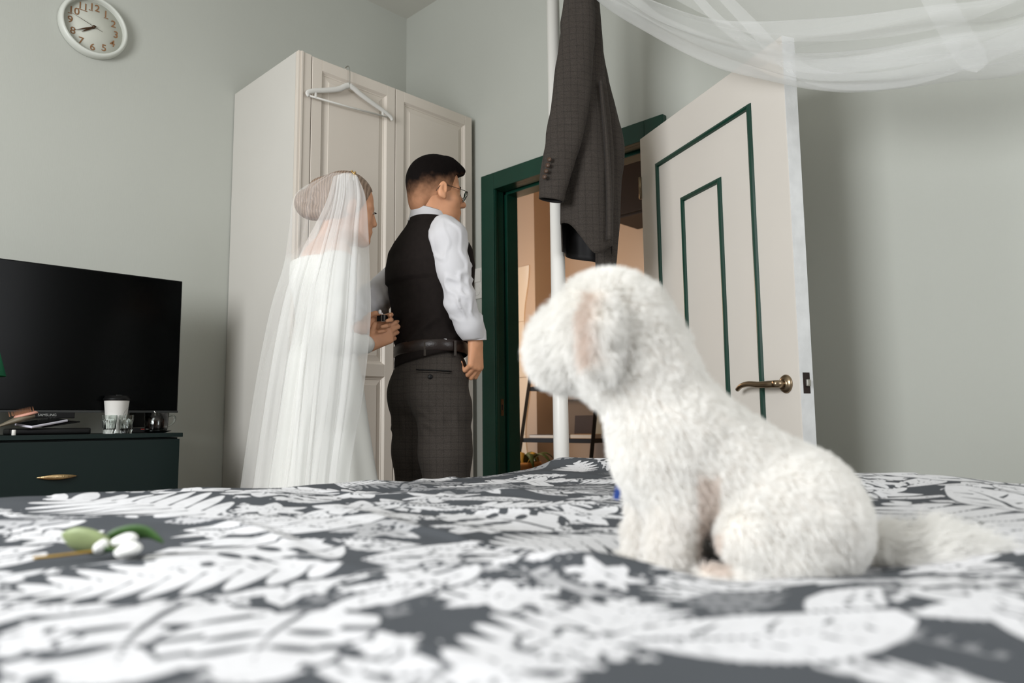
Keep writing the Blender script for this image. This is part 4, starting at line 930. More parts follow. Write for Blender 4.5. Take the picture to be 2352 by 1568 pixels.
def man_core(P):
    d = el(P, (0, 0, 1.28), (0.14, 0.10, 0.24), BA); d = smin(d, el(P, (0, 0, 0.96), (0.14, 0.10, 0.14), BA), 0.05)
    d = smin(d, chain(P, RARM, [0.04, 0.045, 0.045, 0.036, 0.032, 0.025], 0.02), 0.03); d = smin(d, chain(P, LARM, [0.04, 0.042, 0.042, 0.036, 0.032, 0.026], 0.02), 0.03)
    for s in (-1, 1): d = smin(d, chain(P, [B(s * 0.083, 0, 0.86), B(s * 0.085, 0.012, 0.48), B(s * 0.09, -0.01, 0.09), B(s * 0.095, 0.10, 0.05)], [0.075, 0.055, 0.04, 0.035], 0.02), 0.03)
    return d
v2 = surfnet(man_core, (-0.40, -0.27, -0.0), (0.27, 0.30, 1.56), 0.010)
rh = hand_mesh((0.166, -0.098, 1.075), (0.02, 0.03, -1), (0.80, -0.60, 0.0), 1, 0.175, [(38, 62, 35), (46, 68, 35), (52, 72, 38), (56, 75, 40)], [(0.032, 0.026, -0.014), (0.064, 0.030, -0.030), (0.088, 0.022, -0.040), (0.104, 0.012, -0.046)])
lh = hand_mesh((-0.095, 0.205, 1.15), (0.85, 0.5, -0.05), (0.3, -0.2, 0.9), -1, 0.175)
V, F = join([v1, v2, rh[:2], lh[:2]]); mesh_np('body', V, F, M['skin'], man)
for s in (-1, 1):
    c = hcm + np.array([0.0815, s * 0.031, -0.034]) @ HM
    lathe('eye', [(0, -0.012), (0.008, -0.0095), (0.0122, 0), (0.008, 0.0095), (0, 0.012)], M['eye'], man, 16, tuple(c))
    c2 = hcm + np.array([0.0905, s * 0.0315, -0.034]) @ HM; lathe('iris', [(0, -0.005), (0.004, -0.003), (0.005, 0), (0.004, 0.003), (0, 0.005)], M['iris'], man, 12, tuple(c2))
# cropped hair: long on top, faded at the sides
def man_hair(P):
    q = (P - hcm.astype(np.float32)) @ HM.T.astype(np.float32); x, z = q[:, 0], q[:, 2]
    d = el(q, (-0.003, 0, 0.005), (0.1015, 0.0795, 0.1035)); d = smin(d, el(q, (0.03, 0, 0.045), (0.088, 0.066, 0.064)), 0.02)
    d = smin(d, rc(q, (0.05, -0.02, 0.082), (0.100, 0.012, 0.062), 0.026, 0.014), 0.02); d = smin(d, rc(q, (0.05, 0.03, 0.075), (0.095, 0.04, 0.052), 0.022, 0.012), 0.02)
    d = smin(d, el(q, (-0.06, 0, -0.06), (0.033, 0.054, 0.055)), 0.02)
    line = np.interp(x, [-0.12, -0.06, -0.02, 0.012, 0.02, 0.036, 0.046, 0.062, 0.11], [-0.105, -0.108, -0.085, -0.055, -0.062, -0.060, -0.015, 0.030, 0.050])
    d = np.maximum(d, (line - z) * 0.8)
    return d - 0.0008 + 0.0011 * noise(q, 260) * np.clip((z - 0.0) / 0.05, 0, 1)
mh = mat('cropped_hair', (24, 18, 15), 0.8, bump=0.5, bscale=260, spec=0.08); nt = mh.node_tree; b = nt.nodes['Principled BSDF']
tc = nt.nodes['Texture Coordinate']; sx = nt.nodes.new('ShaderNodeSeparateXYZ'); nt.links.new(tc.outputs['Object'], sx.inputs[0])
ns = nt.nodes.new('ShaderNodeTexNoise'); ns.inputs['Scale'].default_value = 40; nt.links.new(tc.outputs['Object'], ns.inputs['Vector'])
# fade line follows the head from nape to temple
ma = nt.nodes.new('ShaderNodeMath'); ma.operation = 'MULTIPLY_ADD'; ma.inputs[1].default_value = 0.05; nt.links.new(ns.outputs[0], ma.inputs[0]); nt.links.new(sx.outputs[2], ma.inputs[2])
mb = nt.nodes.new('ShaderNodeMath'); mb.operation = 'MULTIPLY_ADD'; mb.inputs[1].default_value = -0.28; nt.links.new(sx.outputs[0], mb.inputs[0]); nt.links.new(ma.outputs[0], mb.inputs[2])
r1 = nt.nodes.new('ShaderNodeMapRange'); r1.interpolation_type = 'SMOOTHSTEP'; r1.inputs[1].default_value = 1.605; r1.inputs[2].default_value = 1.715; nt.links.new(mb.outputs[0], r1.inputs[0])
cx_ = nt.nodes.new('ShaderNodeMix'); cx_.data_type = 'RGBA'; cx_.inputs[6].default_value = (*lin((186, 136, 104)), 1); cx_.inputs[7].default_value = (*lin((14, 10, 9)), 1); nt.links.new(r1.outputs[0], cx_.inputs[0]); nt.links.new(cx_.outputs[2], b.inputs['Base Color'])
sdf_obj('hair', man_hair, (-0.13, -0.13, 1.54), (0.16, 0.14, 1.81), 0.0035, mh, man, 1)
for s in (-1, 1): tube('eyebrow', [hcm + np.array(p) @ HM for p in ((0.097, s * 0.012, -0.010), (0.095, s * 0.028, -0.006), (0.084, s * 0.046, -0.010))], [0.003, 0.0036, 0.002], M['hairdark'], man, 8)
# wire glasses
gl = bpy.data.objects.new('glasses', None); COL.objects.link(gl); gl.parent = man
for s in (-1, 1):
    ring = []
    for a in np.linspace(0, 2 * pi, 33):
        y = 0.0245 * math.cos(a) + s * 0.034; z = -0.040 + 0.0215 * math.sin(a) - 0.003 * math.cos(a) * s; ring.append(hcm + np.array((0.118 - 3.0 * (abs(y) - 0.01) ** 2 - (0.012 if z < -0.04 else 0) * (-(z + 0.04)) / 0.02, y, z)) @ HM)
    tube('rim', ring, 0.0011, M['shelf'], gl, 8)
    c = np.mean(ring[:-1], axis=0); VV_ = [c] + [np.array(p) for p in ring[:-1]]; o = mesh_np('lens', VV_, [(0, i + 1, (i + 1) % 32 + 1) for i in range(32)], M['lens'], gl); o.modifiers.new('t', 'SOLIDIFY').thickness = 0.0012
    tube('temple', [hcm + np.array(p) @ HM for p in ((0.106, s * 0.058, -0.030), (0.095, s * 0.066, -0.028), (0.02, s * 0.081, -0.022), (-0.012, s * 0.081, -0.030), (-0.022, s * 0.077, -0.048))], 0.0011, M['shelf'], gl, 8)
tube('bridge', [hcm + np.array(p) @ HM for p in ((0.117, -0.010, -0.036), (0.122, 0, -0.033), (0.117, 0.010, -0.036))], 0.0011, M['shelf'], gl, 8)

def man_shirt(P):
    d = el(P, B(0, -0.005, 1.30), (0.150, 0.105, 0.25), BA); d = smin(d, el(P, B(0, 0, 1.08), (0.130, 0.098, 0.10), BA), 0.04)
    d = smin(d, chain(P, RARM, [0.056, 0.061, 0.0575, 0.0505, 0.044, 0.0365], 0.03), 0.02); d = smin(d, chain(P, LARM, [0.056, 0.060, 0.060, 0.053, 0.047, 0.038], 0.03), 0.02)
    d = smin(d, el(P, (-0.006, 0, 1.515), (0.070, 0.062, 0.04)), 0.03)
    e = RARM[-1]; q = P - np.array(e, np.float32); ax = nrm((0.05, 0.06, -1)).astype(np.float32); d = np.maximum(d, q @ ax)       # clean cuff end
    e = LARM[-1]; q = P - np.array(e, np.float32); ax = nrm((0.8, 0.55, -0.1)).astype(np.float32); d = np.where(np.linalg.norm(q, axis=1) < 0.08, np.maximum(d, q @ ax), d)
    return np.maximum(d, P[:, 2] - 1.555)
def sh_disp(V):
    q = V * np.array([1, 1, 1.0]); f = folds(2.0, 0.0036, 8, (1.0, 1.0, 1.5))(V)
    elbow = np.exp(-((V[:, 2] - 1.24) / 0.10) ** 2); fine = 0.006 * np.clip(1 - np.abs(noise(q * np.array([0.7, 0.7, 2.0]) + V[:, :1] * 1.2, 11)) * 3.0, 0, 1)
    d = f - 0.002 + (fine - 0.002) * (0.6 + 1.0 * elbow); cuff = np.clip((V[:, 2] - 1.135) / 0.03, 0.15, 1) ; return d * np.where(V[:, 0] > 0, cuff, 1)
sdf_obj('shirt', man_shirt, (-0.38, -0.26, 0.99), (0.25, 0.28, 1.58), 0.0058, M['shirt'], man, 1, sh_disp)
rings = []
for z, a, b_, dz in ((1.520, 0.080, 0.074, 0.0), (1.548, 0.071, 0.069, 0.0), (1.580, 0.0660, 0.0645, 0), (1.584, 0.063, 0.0615, 0), (1.56, 0.060, 0.059, 0)):
    rings.append(np.array([(-0.004 + a * math.cos(t), b_ * math.sin(t), z - 0.020 * math.cos(t - math.radians(-30)) + 0.0) for t in np.linspace(0, 2 * pi, 40, endpoint=False)]))
loft('collar', rings, M['shirt'], man, False, False)
boxo('shirt_peek', (0.035, -0.134, 1.074), (0.070, -0.118, 1.0885), M['shirt'], man, 0.004, True)
tube('cuff_band', [RARM[-1] + np.array((-0.008, -0.008, 0.050)), RARM[-1] + np.array((0, 0, 0.025)), RARM[-1] + np.array((0.001, 0.002, 0.0))], [0.0385, 0.0378, 0.0375], M['shirt'], man, 32, None, False)

# vest
rings = []
vp = [(1.030, .146, .112), (1.06, .143, .112), (1.12, .141, .113), (1.20, .158, .122), (1.28, .176, .130), (1.36, .182, .130), (1.42, .176, .121), (1.46, .154, .104), (1.492, .125, .088), (1.516, .094, .076), (1.540, .071, .069)]
Zs = np.concatenate([np.linspace(1.030, 1.47, 60), np.linspace(1.475, 1.541, 16)])
vz, va, vb = np.array(vp).T
for k, z in enumerate(Zs):
    a_, b_ = np.interp(z, vz, va), np.interp(z, vz, vb); ring = []
    for t in np.linspace(0, 2 * pi, 120, endpoint=False):
        ct, st = math.cos(t), math.sin(t); p = np.array(B(a_ * np.sign(ct) * abs(ct) ** 0.85, b_ * np.sign(st) * abs(st) ** 0.9 + (-0.012 if z > 1.3 else 0) * max(0, -st), z))
        p[2] += 0.030 * p[0] / 0.13 * max(0, 1 - (z - 1.03) / 0.12) + (0.018 * (p[0] < 0.0) * abs(p[0]) / 0.1 if False else 0)
        wst = math.exp(-((z - 1.12) / 0.07) ** 2); sweep = noise([[p[0] * 3.0 + (z - 1.1) * 3.2, p[1] * 2, (z * 9 - p[0] * 6)]], 2.0)[0]
        g = 0.010 * wst * (1 - abs(sweep) * 2) + 0.004 * noise([p * 1.0 + 5], 12)[0]
        if z < 1.04: g *= 0.4
        n_ = nrm((p[0], p[1], 0)); ring.append(p + n_ * g)
    rings.append(np.array(ring))
vest = loft('vest', rings, M['vest'], man)
# waist strap drawn out to the bride's fingers, with its buckle
st = [(-0.100, -0.07, 1.160), (-0.128, -0.105, 1.162), (-0.15, -0.122, 1.163), (-0.172, -0.118, 1.163)]
Vs = []
for p in catmull(st, 16): Vs += [(p[0], p[1] - 0.0015, p[2] - 0.011), (p[0], p[1] - 0.0015, p[2] + 0.011), (p[0], p[1] + 0.0015, p[2] + 0.011), (p[0], p[1] + 0.0015, p[2] - 0.011)]
Fs = [(i * 4 + j, i * 4 + (j + 1) % 4, i * 4 + 4 + (j + 1) % 4, i * 4 + 4 + j) for i in range(15) for j in range(4)] + [(3, 2, 1, 0), (60, 61, 62, 63)]
sp_ = mesh_np('vest_strap', Vs, Fs, M['black'], man, False)
tube('strap_buckle', [(-0.155, -0.126, 1.151), (-0.155, -0.126, 1.176), (-0.144, -0.122, 1.176), (-0.144, -0.122, 1.151), (-0.155, -0.126, 1.151)], 0.0012, M['steel'], sp_, 6)

# trousers, belt
def man_trousers(P):
    d = el(P, B(0, 0, 0.955), (0.162, 0.117, 0.15), BA)
    for s in (-1, 1):
        d = smin(d, el(P, B(s * 0.070, -0.044, 0.905), (0.082, 0.078, 0.092), BA), 0.03)
        d = smin(d, chain(P, [B(s * 0.082, 0, 0.86), B(s * 0.083, 0.004, 0.70), B(s * 0.085, 0.012, 0.48), B(s * 0.09, -0.008, 0.06)], [0.097, 0.087, 0.074, 0.066], 0.03), 0.022)
    return np.maximum(np.maximum(d, P[:, 2] - 1.052), 0.045 - P[:, 2])
def tr_disp(V):
    low = np.clip((0.90 - V[:, 2]) / 0.2, 0.2, 1); return folds(5.0, 0.0038, 8, (1.3, 1.3, 0.55))(V) * low + 0.004 * np.exp(-((V[:, 2] - 0.80) / 0.05) ** 2) * (1 - 2.4 * np.abs(noise(V * np.array([1, 1, 3]) + V[:, :1] * 2, 9)))
tro = sdf_obj('trousers', man_trousers, (-0.24, -0.22, 0.03), (0.24, 0.22, 1.07), 0.0072, M['suit'], man, 2, tr_disp)
TV = np.array([v.co for v in tro.data.vertices])
rings = []
for dz, g in ((0.0, 0.000), (0.004, 0.004), (0.036, 0.004), (0.040, 0.0)):
    rings.append(np.array([np.array(B((0.1505 + g) * math.cos(t), (0.1165 + g) * math.sin(t), 1.038 + dz)) + np.array((0, 0, 0.010 * math.cos(t + 0.6))) for t in np.linspace(0, 2 * pi, 72, endpoint=False)]))
belt = loft('belt', rings, M['leather'], man, False, False)
def on(s, z, out=0.003): return surf_t(TV, s, z) - out
for s in (-0.005, 0.098): boxo('belt_loop', (s - 0.004, on(s, 1.03, 0.012), 1.030), (s + 0.004, on(s, 1.03, -0.004), 1.082), M['suit'], man, 0.001)
tube('pocket_welt', [(s, on(s, 0.980 - 0.06 * (s - 0.02), 0.001), 0.980 - 0.06 * (s - 0.02)) for s in np.linspace(-0.034, 0.086, 12)], 0.0022, M['black'], man, 8)
tube('pocket_welt', [(s, on(s, 0.974 - 0.06 * (s - 0.02), 0.0015), 0.974 - 0.06 * (s - 0.02)) for s in np.linspace(-0.034, 0.086, 12)], 0.0016, M['suit'], man, 8)
lathe('pocket_button', [(0, 0), (0.0075, 0), (0.008, 0.002), (0.0055, 0.0035), (0, 0.003)], M['black'], man, 18, (0.016, on(0.016, 0.957, -0.001), 0.957), 'y')
for s in (-1, 1):
    c = B(s * 0.092, 0.05, 0.0); V, F = tube_vf([B(s * 0.09, -0.085, 0.045), B(s * 0.092, -0.03, 0.05), B(s * 0.094, 0.06, 0.045), B(s * 0.097, 0.15, 0.032), B(s * 0.098, 0.185, 0.028)], [0.03, 0.043, 0.044, 0.036, 0.022], 20, True, ((0, 0, 1), 0.95))
    V[:, 2] = np.maximum(V[:, 2], 0.002); mesh_np('shoe', V, F, M['leather'], man)

# ------------------------------------------------------------------ the bride
br = thing('person', 'person in white long sleeved gown and long tulle veil fastening the strap of the vest', 'person', (1.34, 2.07, 0), ROT)
pb = math.radians(56); cb_, sb_ = math.cos(pb), math.sin(pb); bc = -0.072
def Bb(r, f, z): return (bc + r * cb_ + f * sb_, -r * sb_ + f * cb_, z)
BAb = [(cb_, -sb_, 0), (sb_, cb_, 0), (0, 0, 1)]
HB = head_axes(math.radians(62), -0.10, 0.0); hcb = np.array([0.000, 0.0, 1.545])
RA = [(-0.005, -0.105, 1.325), (0.0, -0.145, 1.20), (0.004, -0.155, 1.075), (0.030, -0.02, 1.060), (0.056, 0.10, 1.072)]
LA = [(-0.115, 0.12, 1.325), (-0.09, 0.17, 1.21), (-0.06, 0.20, 1.10), (-0.01, 0.16, 1.11), (0.024, 0.127, 1.129)]
def br_head(P):
    d = head_sdf(((P - hcb.astype(np.float32)) @ HB.T.astype(np.float32)) / 0.94, True) * 0.94
    d = smin(d, rc(P, (-0.030, 0, 1.47), (-0.062, 0, 1.37), 0.044, 0.050), 0.02)
    d = smin(d, rc(P, Bb(-0.13, 0, 1.335), Bb(0.13, 0, 1.335), 0.046, 0.046), 0.04)
    return smin(d, el(P, Bb(0, 0, 1.30), (0.128, 0.085, 0.10), BAb), 0.04)
w1 = surfnet(br_head, (-0.25, -0.20, 1.22), (0.16, 0.20, 1.66), 0.0048)
def br_core(P):
    d = el(P, Bb(0, 0, 1.20), (0.105, 0.078, 0.20), BAb); d = smin(d, el(P, Bb(0, 0, 0.93), (0.13, 0.10, 0.16), BAb), 0.04)
    d = smin(d, chain(P, RA, [0.038, 0.035, 0.03, 0.026, 0.021], 0.02), 0.03); d = smin(d, chain(P, LA, [0.038, 0.035, 0.03, 0.026, 0.021], 0.02), 0.03)
    for s in (-1, 1): d = smin(d, chain(P, [Bb(s * 0.07, 0, 0.85), Bb(s * 0.07, 0, 0.45), Bb(s * 0.07, 0, 0.08), Bb(s * 0.075, 0.10, 0.035)], [0.07, 0.05, 0.035, 0.03], 0.02), 0.03)
    return d
w2 = surfnet(br_core, (-0.32, -0.24, 0.0), (0.16, 0.28, 1.40), 0.010)
rhb = hand_mesh((0.062, 0.112, 1.076), (0.82, 0.10, 0.42), (0.30, -0.92, -0.10), 1, 0.160, [(22, 42, 30), (34, 50, 32), (48, 58, 34), (58, 62, 36)], [(0.030, 0.034, -0.006), (0.050, 0.058, -0.016), (0.070, 0.070, -0.024), (0.088, 0.074, -0.030)])
lhb = hand_mesh((0.026, 0.128, 1.130), (0.92, 0.05, 0.20), (-0.15, 0.95, 0.15), -1, 0.160, [(24, 48, 30), (36, 55, 34), (48, 60, 34), (55, 62, 36)], [(0.030, 0.032, -0.010), (0.052, 0.046, -0.022), (0.074, 0.048, -0.030), (0.090, 0.044, -0.036)])
V, F = join([w1, w2, rhb[:2], lhb[:2]]); mesh_np('body', V, F, M['skinb'], br)
for hnd in (rhb, lhb):
    p = hnd[2][4][0][-1]; q = hnd[2][4][0][-2]; dd = nrm(p - q)
    lathe('nail', [(0, -0.008), (0.004, -0.006), (0.0062, 0), (0.0045, 0.007), (0, 0.009)], M['nail'], br, 12, tuple(p + dd * 0.003 + np.array((0, -0.006, 0.004))))
for s in (-1, 1):
    c = hcb + 0.94 * np.array([0.0815, s * 0.031, -0.034]) @ HB; lathe('eye', [(0, -0.0115), (0.0115, 0), (0, 0.0115)], M['eye'], br, 12, tuple(c))
    c = hcb + 0.94 * np.array([0.0900, s * 0.0315, -0.034]) @ HB; lathe('iris', [(0, -0.005), (0.005, 0), (0, 0.005)], M['iris'], br, 12, tuple(c))
    tube('lashes', [hcb + 0.94 * np.array(p) @ HB for p in ((0.096, s * 0.022, -0.031), (0.103, s * 0.033, -0.030), (0.092, s * 0.045, -0.032))], [0.001, 0.002, 0.001], M['hairdark'], br, 6)
# hair drawn into a chignon
mhb = mat('blonde_brown_hair', (150, 122, 96), 0.45); nt = mhb.node_tree; b = nt.nodes['Principled BSDF']; tc = nt.nodes['Texture Coordinate']
wv = nt.nodes.new('ShaderNodeTexWave'); wv.inputs['Scale'].default_value = 34; wv.inputs['Distortion'].default_value = 3; wv.inputs['Detail'].default_value = 3; wv.inputs['Detail Scale'].default_value = 1.5; nt.links.new(tc.outputs['Object'], wv.inputs['Vector'])
mx = nt.nodes.new('ShaderNodeMix'); mx.data_type = 'RGBA'; mx.inputs[6].default_value = (*lin((118, 98, 82)), 1); mx.inputs[7].default_value = (*lin((152, 130, 112)), 1); nt.links.new(wv.outputs[0], mx.inputs[0]); nt.links.new(mx.outputs[2], b.inputs['Base Color'])
bp = nt.nodes.new('ShaderNodeBump'); bp.inputs['Strength'].default_value = 0.5; bp.inputs['Distance'].default_value = 0.004; nt.links.new(wv.outputs[0], bp.inputs['Height']); nt.links.new(bp.outputs[0], b.inputs['Normal'])
def br_hair(P):
    q = ((P - hcb.astype(np.float32)) @ HB.T.astype(np.float32)) / 0.94; x, z = q[:, 0], q[:, 2]
    d = el(q, (-0.004, 0, 0.004), (0.104, 0.083, 0.105)); line = np.interp(x, [-0.12, -0.04, 0.012, 0.03, 0.052, 0.075, 0.11], [-0.13, -0.10, -0.06, -0.055, -0.01, 0.045, 0.062]); d = np.maximum(d, (line - z) * 0.8) * 0.94
    d = smin(d, el(P, (-0.108, -0.008, 1.535), (0.064, 0.058, 0.055)), 0.018); d = smin(d, el(P, (-0.070, -0.02, 1.585), (0.05, 0.05, 0.035)), 0.02)
    d = smin(d, rc(P, (-0.055, -0.045, 1.49), (-0.115, -0.05, 1.50), 0.02, 0.024), 0.012)
    ang = np.arctan2(P[:, 2] - 1.535, P[:, 0] + 0.108); rad = np.hypot(P[:, 2] - 1.535, P[:, 0] + 0.108)
    return d + 0.0022 * np.sin(ang * 3 + rad * 160) * np.clip(1 - rad / 0.09, 0, 1)
sdf_obj('hair', br_hair, (-0.20, -0.13, 1.41), (0.13, 0.13, 1.68), 0.0042, mhb, br, 1)
for k in range(14):
    a = k * 1.9; c = np.array((0.036, -0.055, 1.612)) + np.array((0.012 * math.cos(a) * (k % 3) / 2, -0.006, 0.014 * math.sin(a) * (0.5 + (k % 4) / 4)))
    if k == 0: comb = lathe('hair_comb', [(0, -0.004), (0.004, 0), (0, 0.004)], M['gold'], br, 8, tuple(c))
    else: lathe('comb_bead', [(0, -0.004), (0.0035, -0.002), (0.004, 0), (0.0035, 0.002), (0, 0.004)], M['gold' if k % 3 else 'pearl'], comb, 8, tuple(c))

# gown: bodice and skirt in one, separate sleeves
gp = [(0.0, .36, .33, -.02), (0.30, .27, .25, -.045), (0.62, .182, .172, -.058), (0.80, .152, .145, -.062), (0.92, .142, .128, -.066), (1.00, .135, .115, -.070), (1.07, .112, .096, -.072), (1.13, .098, .086, -.072), (1.20, .110, .094, -.072), (1.27, .132, .108, -.072), (1.315, .136, .104, -.074), (1.335, .137, .102, -.074), (1.335, .128, .093, -.074), (1.30, .12, .085, -.074)]
gz = np.array(gp); T_ = np.linspace(0, 1, 90); ii = np.linspace(0, 1, len(gp)); rings = []
for t in T_:
    z, a_, b_, c_ = [np.interp(t, ii, gz[:, i]) for i in range(4)]; ring = []
    for q in np.linspace(0, 2 * pi, 96, endpoint=False):
        r_, f_ = a_ * math.cos(q), b_ * math.sin(q); fl = 0.02 * np.clip((0.9 - z) / 0.9, 0, 1) * math.sin(9 * q + 1.3 * math.sin(2 * q))
        k = 1 + fl / a_; p = np.array((c_ + (r_ * cb_ + f_ * sb_) * k, (-r_ * sb_ + f_ * cb_) * k, max(z, 0.006)))
        ring.append(p + nrm((p[0] - c_, p[1], 0)) * 0.003 * noise([p * np.array([1, 1, 0.5])], 14)[0])
    rings.append(np.array(ring))
loft('gown', rings, M['satin'], br, True, False)
for nm, ch, rad in (('sleeve', RA, [0.052, 0.049, 0.044, 0.036, 0.030]), ('sleeve', LA, [0.052, 0.049, 0.044, 0.036, 0.030])):
    P = catmull(ch, 60); V, F = tube_vf(P, np.interp(np.linspace(0, 1, 60), np.linspace(0, 1, 5), rad), 32, False)
    N = V - np.repeat(P, 32, 0); N /= np.linalg.norm(N, axis=1)[:, None]; V = V + N * (0.004 * noise(V, 16) + 0.003 * (1 - 2 * np.abs(noise(V + 3, 22))))[:, None]
    o = mesh_np(nm, V, F, M['satin'], br); o.modifiers.new('t', 'SOLIDIFY').thickness = 0.003

# veil: a gathered front layer and a wider sheer one over the chignon
# how far the figure stands out towards the viewer, for the veil to lie on
GS, GZ = np.linspace(-0.45, 0.25, 71), np.linspace(0.0, 1.70, 171); TOP = np.full((71, 171), 0.05)
for o in br.children:
    if o.type == 'MESH' and o.name.split('.')[0] in ('gown', 'sleeve', 'hair', 'body'):
        c = np.empty(len(o.data.vertices) * 3, np.float32); o.data.vertices.foreach_get('co', c); c = c.reshape(-1, 3)
        np.minimum.at(TOP, (np.clip(np.round((c[:, 0] + 0.45) / 0.01), 0, 70).astype(int), np.clip(np.round(c[:, 2] / 0.01), 0, 170).astype(int)), c[:, 1])
def widen(A, k):
    for _ in range(k):
        B_ = A.copy(); B_[1:] = np.minimum(B_[1:], A[:-1]); B_[:-1] = np.minimum(B_[:-1], A[1:]); B_[:, 1:] = np.minimum(B_[:, 1:], A[:, :-1]); B_[:, :-1] = np.minimum(B_[:, :-1], A[:, 1:]); A = B_
    return A
def blur(A, k):
    for _ in range(k):
        Q = np.pad(A, 1, mode='edge'); A = (Q[:-2, 1:-1] + Q[2:, 1:-1] + Q[1:-1, :-2] + Q[1:-1, 2:] + 2 * A) / 6
    return A
TOP = blur(widen(TOP, 5), 8) - 0.010
def veil_sheet(name, left, right, depth, m, seed, amp, freq, nu=170, nv=130):
    Lf = catmull([(s, 0, z) for s, z in left], nv); Rt = catmull([(s, 0, z) for s, z in right], nv); dp = np.interp(np.linspace(0, 1, nv), np.linspace(0, 1, len(depth)), depth)
    u = np.linspace(0, 1, nu); ph0 = noise(np.stack([u * 4, 0 * u + seed, 0 * u], -1), 1.0); V = []; prev = np.zeros(nu)
    for i in range(nv):
        v = i / (nv - 1); s = Lf[i, 0] * (1 - u) + Rt[i, 0] * u; z = Lf[i, 2] * (1 - u) + Rt[i, 2] * u + 0.010 * (1 - v) * np.sin(pi * u)
        A = amp * (0.15 + 0.85 * min(1, v * 1.6)); w = np.sin(2 * pi * freq * u + 4.0 * ph0 + 0.6 * v) + 0.45 * np.sin(2 * pi * freq * 1.9 * u + seed + 5 * ph0 - 0.5 * v)
        fi_ = np.clip((s + 0.45) / 0.01, 0, 69.99); zi = np.clip(z / 0.01, 0, 169.99); a0, b0 = fi_.astype(int), zi.astype(int); fa, fb_ = fi_ - a0, zi - b0
        bd = (TOP[a0, b0] * (1 - fa) + TOP[a0 + 1, b0] * fa) * (1 - fb_) + (TOP[a0, b0 + 1] * (1 - fa) + TOP[a0 + 1, b0 + 1] * fa) * fb_
        env = np.sin(pi * u) ** 0.55; t = np.minimum(bd, -dp[i] * env * 0.6); t = np.minimum(t, prev * 0.985); prev = t
        t = t - A * 1.2 - 0.006 * (seed > 3) + A * w * 0.9; s = s + A * 0.5 * np.cos(2 * pi * freq * u + 4.0 * ph0 + 0.9 * v)
        s = (s - 0.547) * (1 + t / 2.404) + 0.547; z = 0.8 + (z - 0.8) * (1 + t / 2.404)
        V.append(np.stack([s, t, np.maximum(z, 0.012)], -1))
    return mesh_np(name, np.vstack(V), grid_faces(nv, nu), m, br)
veil_sheet('veil', [(-0.045, 1.632), (-0.074, 1.53), (-0.150, 1.37), (-0.200, 1.22), (-0.245, 0.94), (-0.285, 0.60), (-0.31, 0.30), (-0.33, 0.05)], [(0.036, 1.630), (0.062, 1.56), (0.072, 1.45), (0.078, 1.30), (0.082, 1.15), (0.062, 0.92), (0.019, 0.62), (0.0, 0.30), (-0.01, 0.05)],
           [0.03, 0.105, 0.15, 0.19, 0.205, 0.21, 0.22, 0.24, 0.26], M['veil'], 1.0, 0.011, 5)
veil_sheet('veil', [(-0.030, 1.636), (-0.045, 1.53), (-0.085, 1.37), (-0.12, 1.22), (-0.15, 0.94), (-0.17, 0.60), (-0.18, 0.30), (-0.18, 0.05)], [(0.034, 1.634), (0.046, 1.56), (0.040, 1.45), (0.034, 1.30), (0.030, 1.15), (0.012, 0.92), (-0.02, 0.62), (-0.03, 0.30), (-0.04, 0.05)],
           [0.035, 0.112, 0.158, 0.20, 0.215, 0.22, 0.23, 0.25, 0.27], M['veil'], 4.0, 0.009, 4, 120)
veil_sheet('veil_edge', [(-0.075, 1.635), (-0.172, 1.570), (-0.190, 1.45), (-0.205, 1.33), (-0.245, 1.18), (-0.287, 0.93), (-0.326, 0.60), (-0.36, 0.30), (-0.38, 0.05)], [(0.01, 1.636), (0.0, 1.60), (-0.02, 1.5), (-0.06, 1.33), (-0.10, 1.18), (-0.14, 0.93), (-0.17, 0.60), (-0.2, 0.3), (-0.2, 0.05)],
           [0.03, 0.08, 0.10, 0.13, 0.16, 0.18, 0.19, 0.21, 0.23], M['veilthin'], 7.0, 0.006, 3, 120)
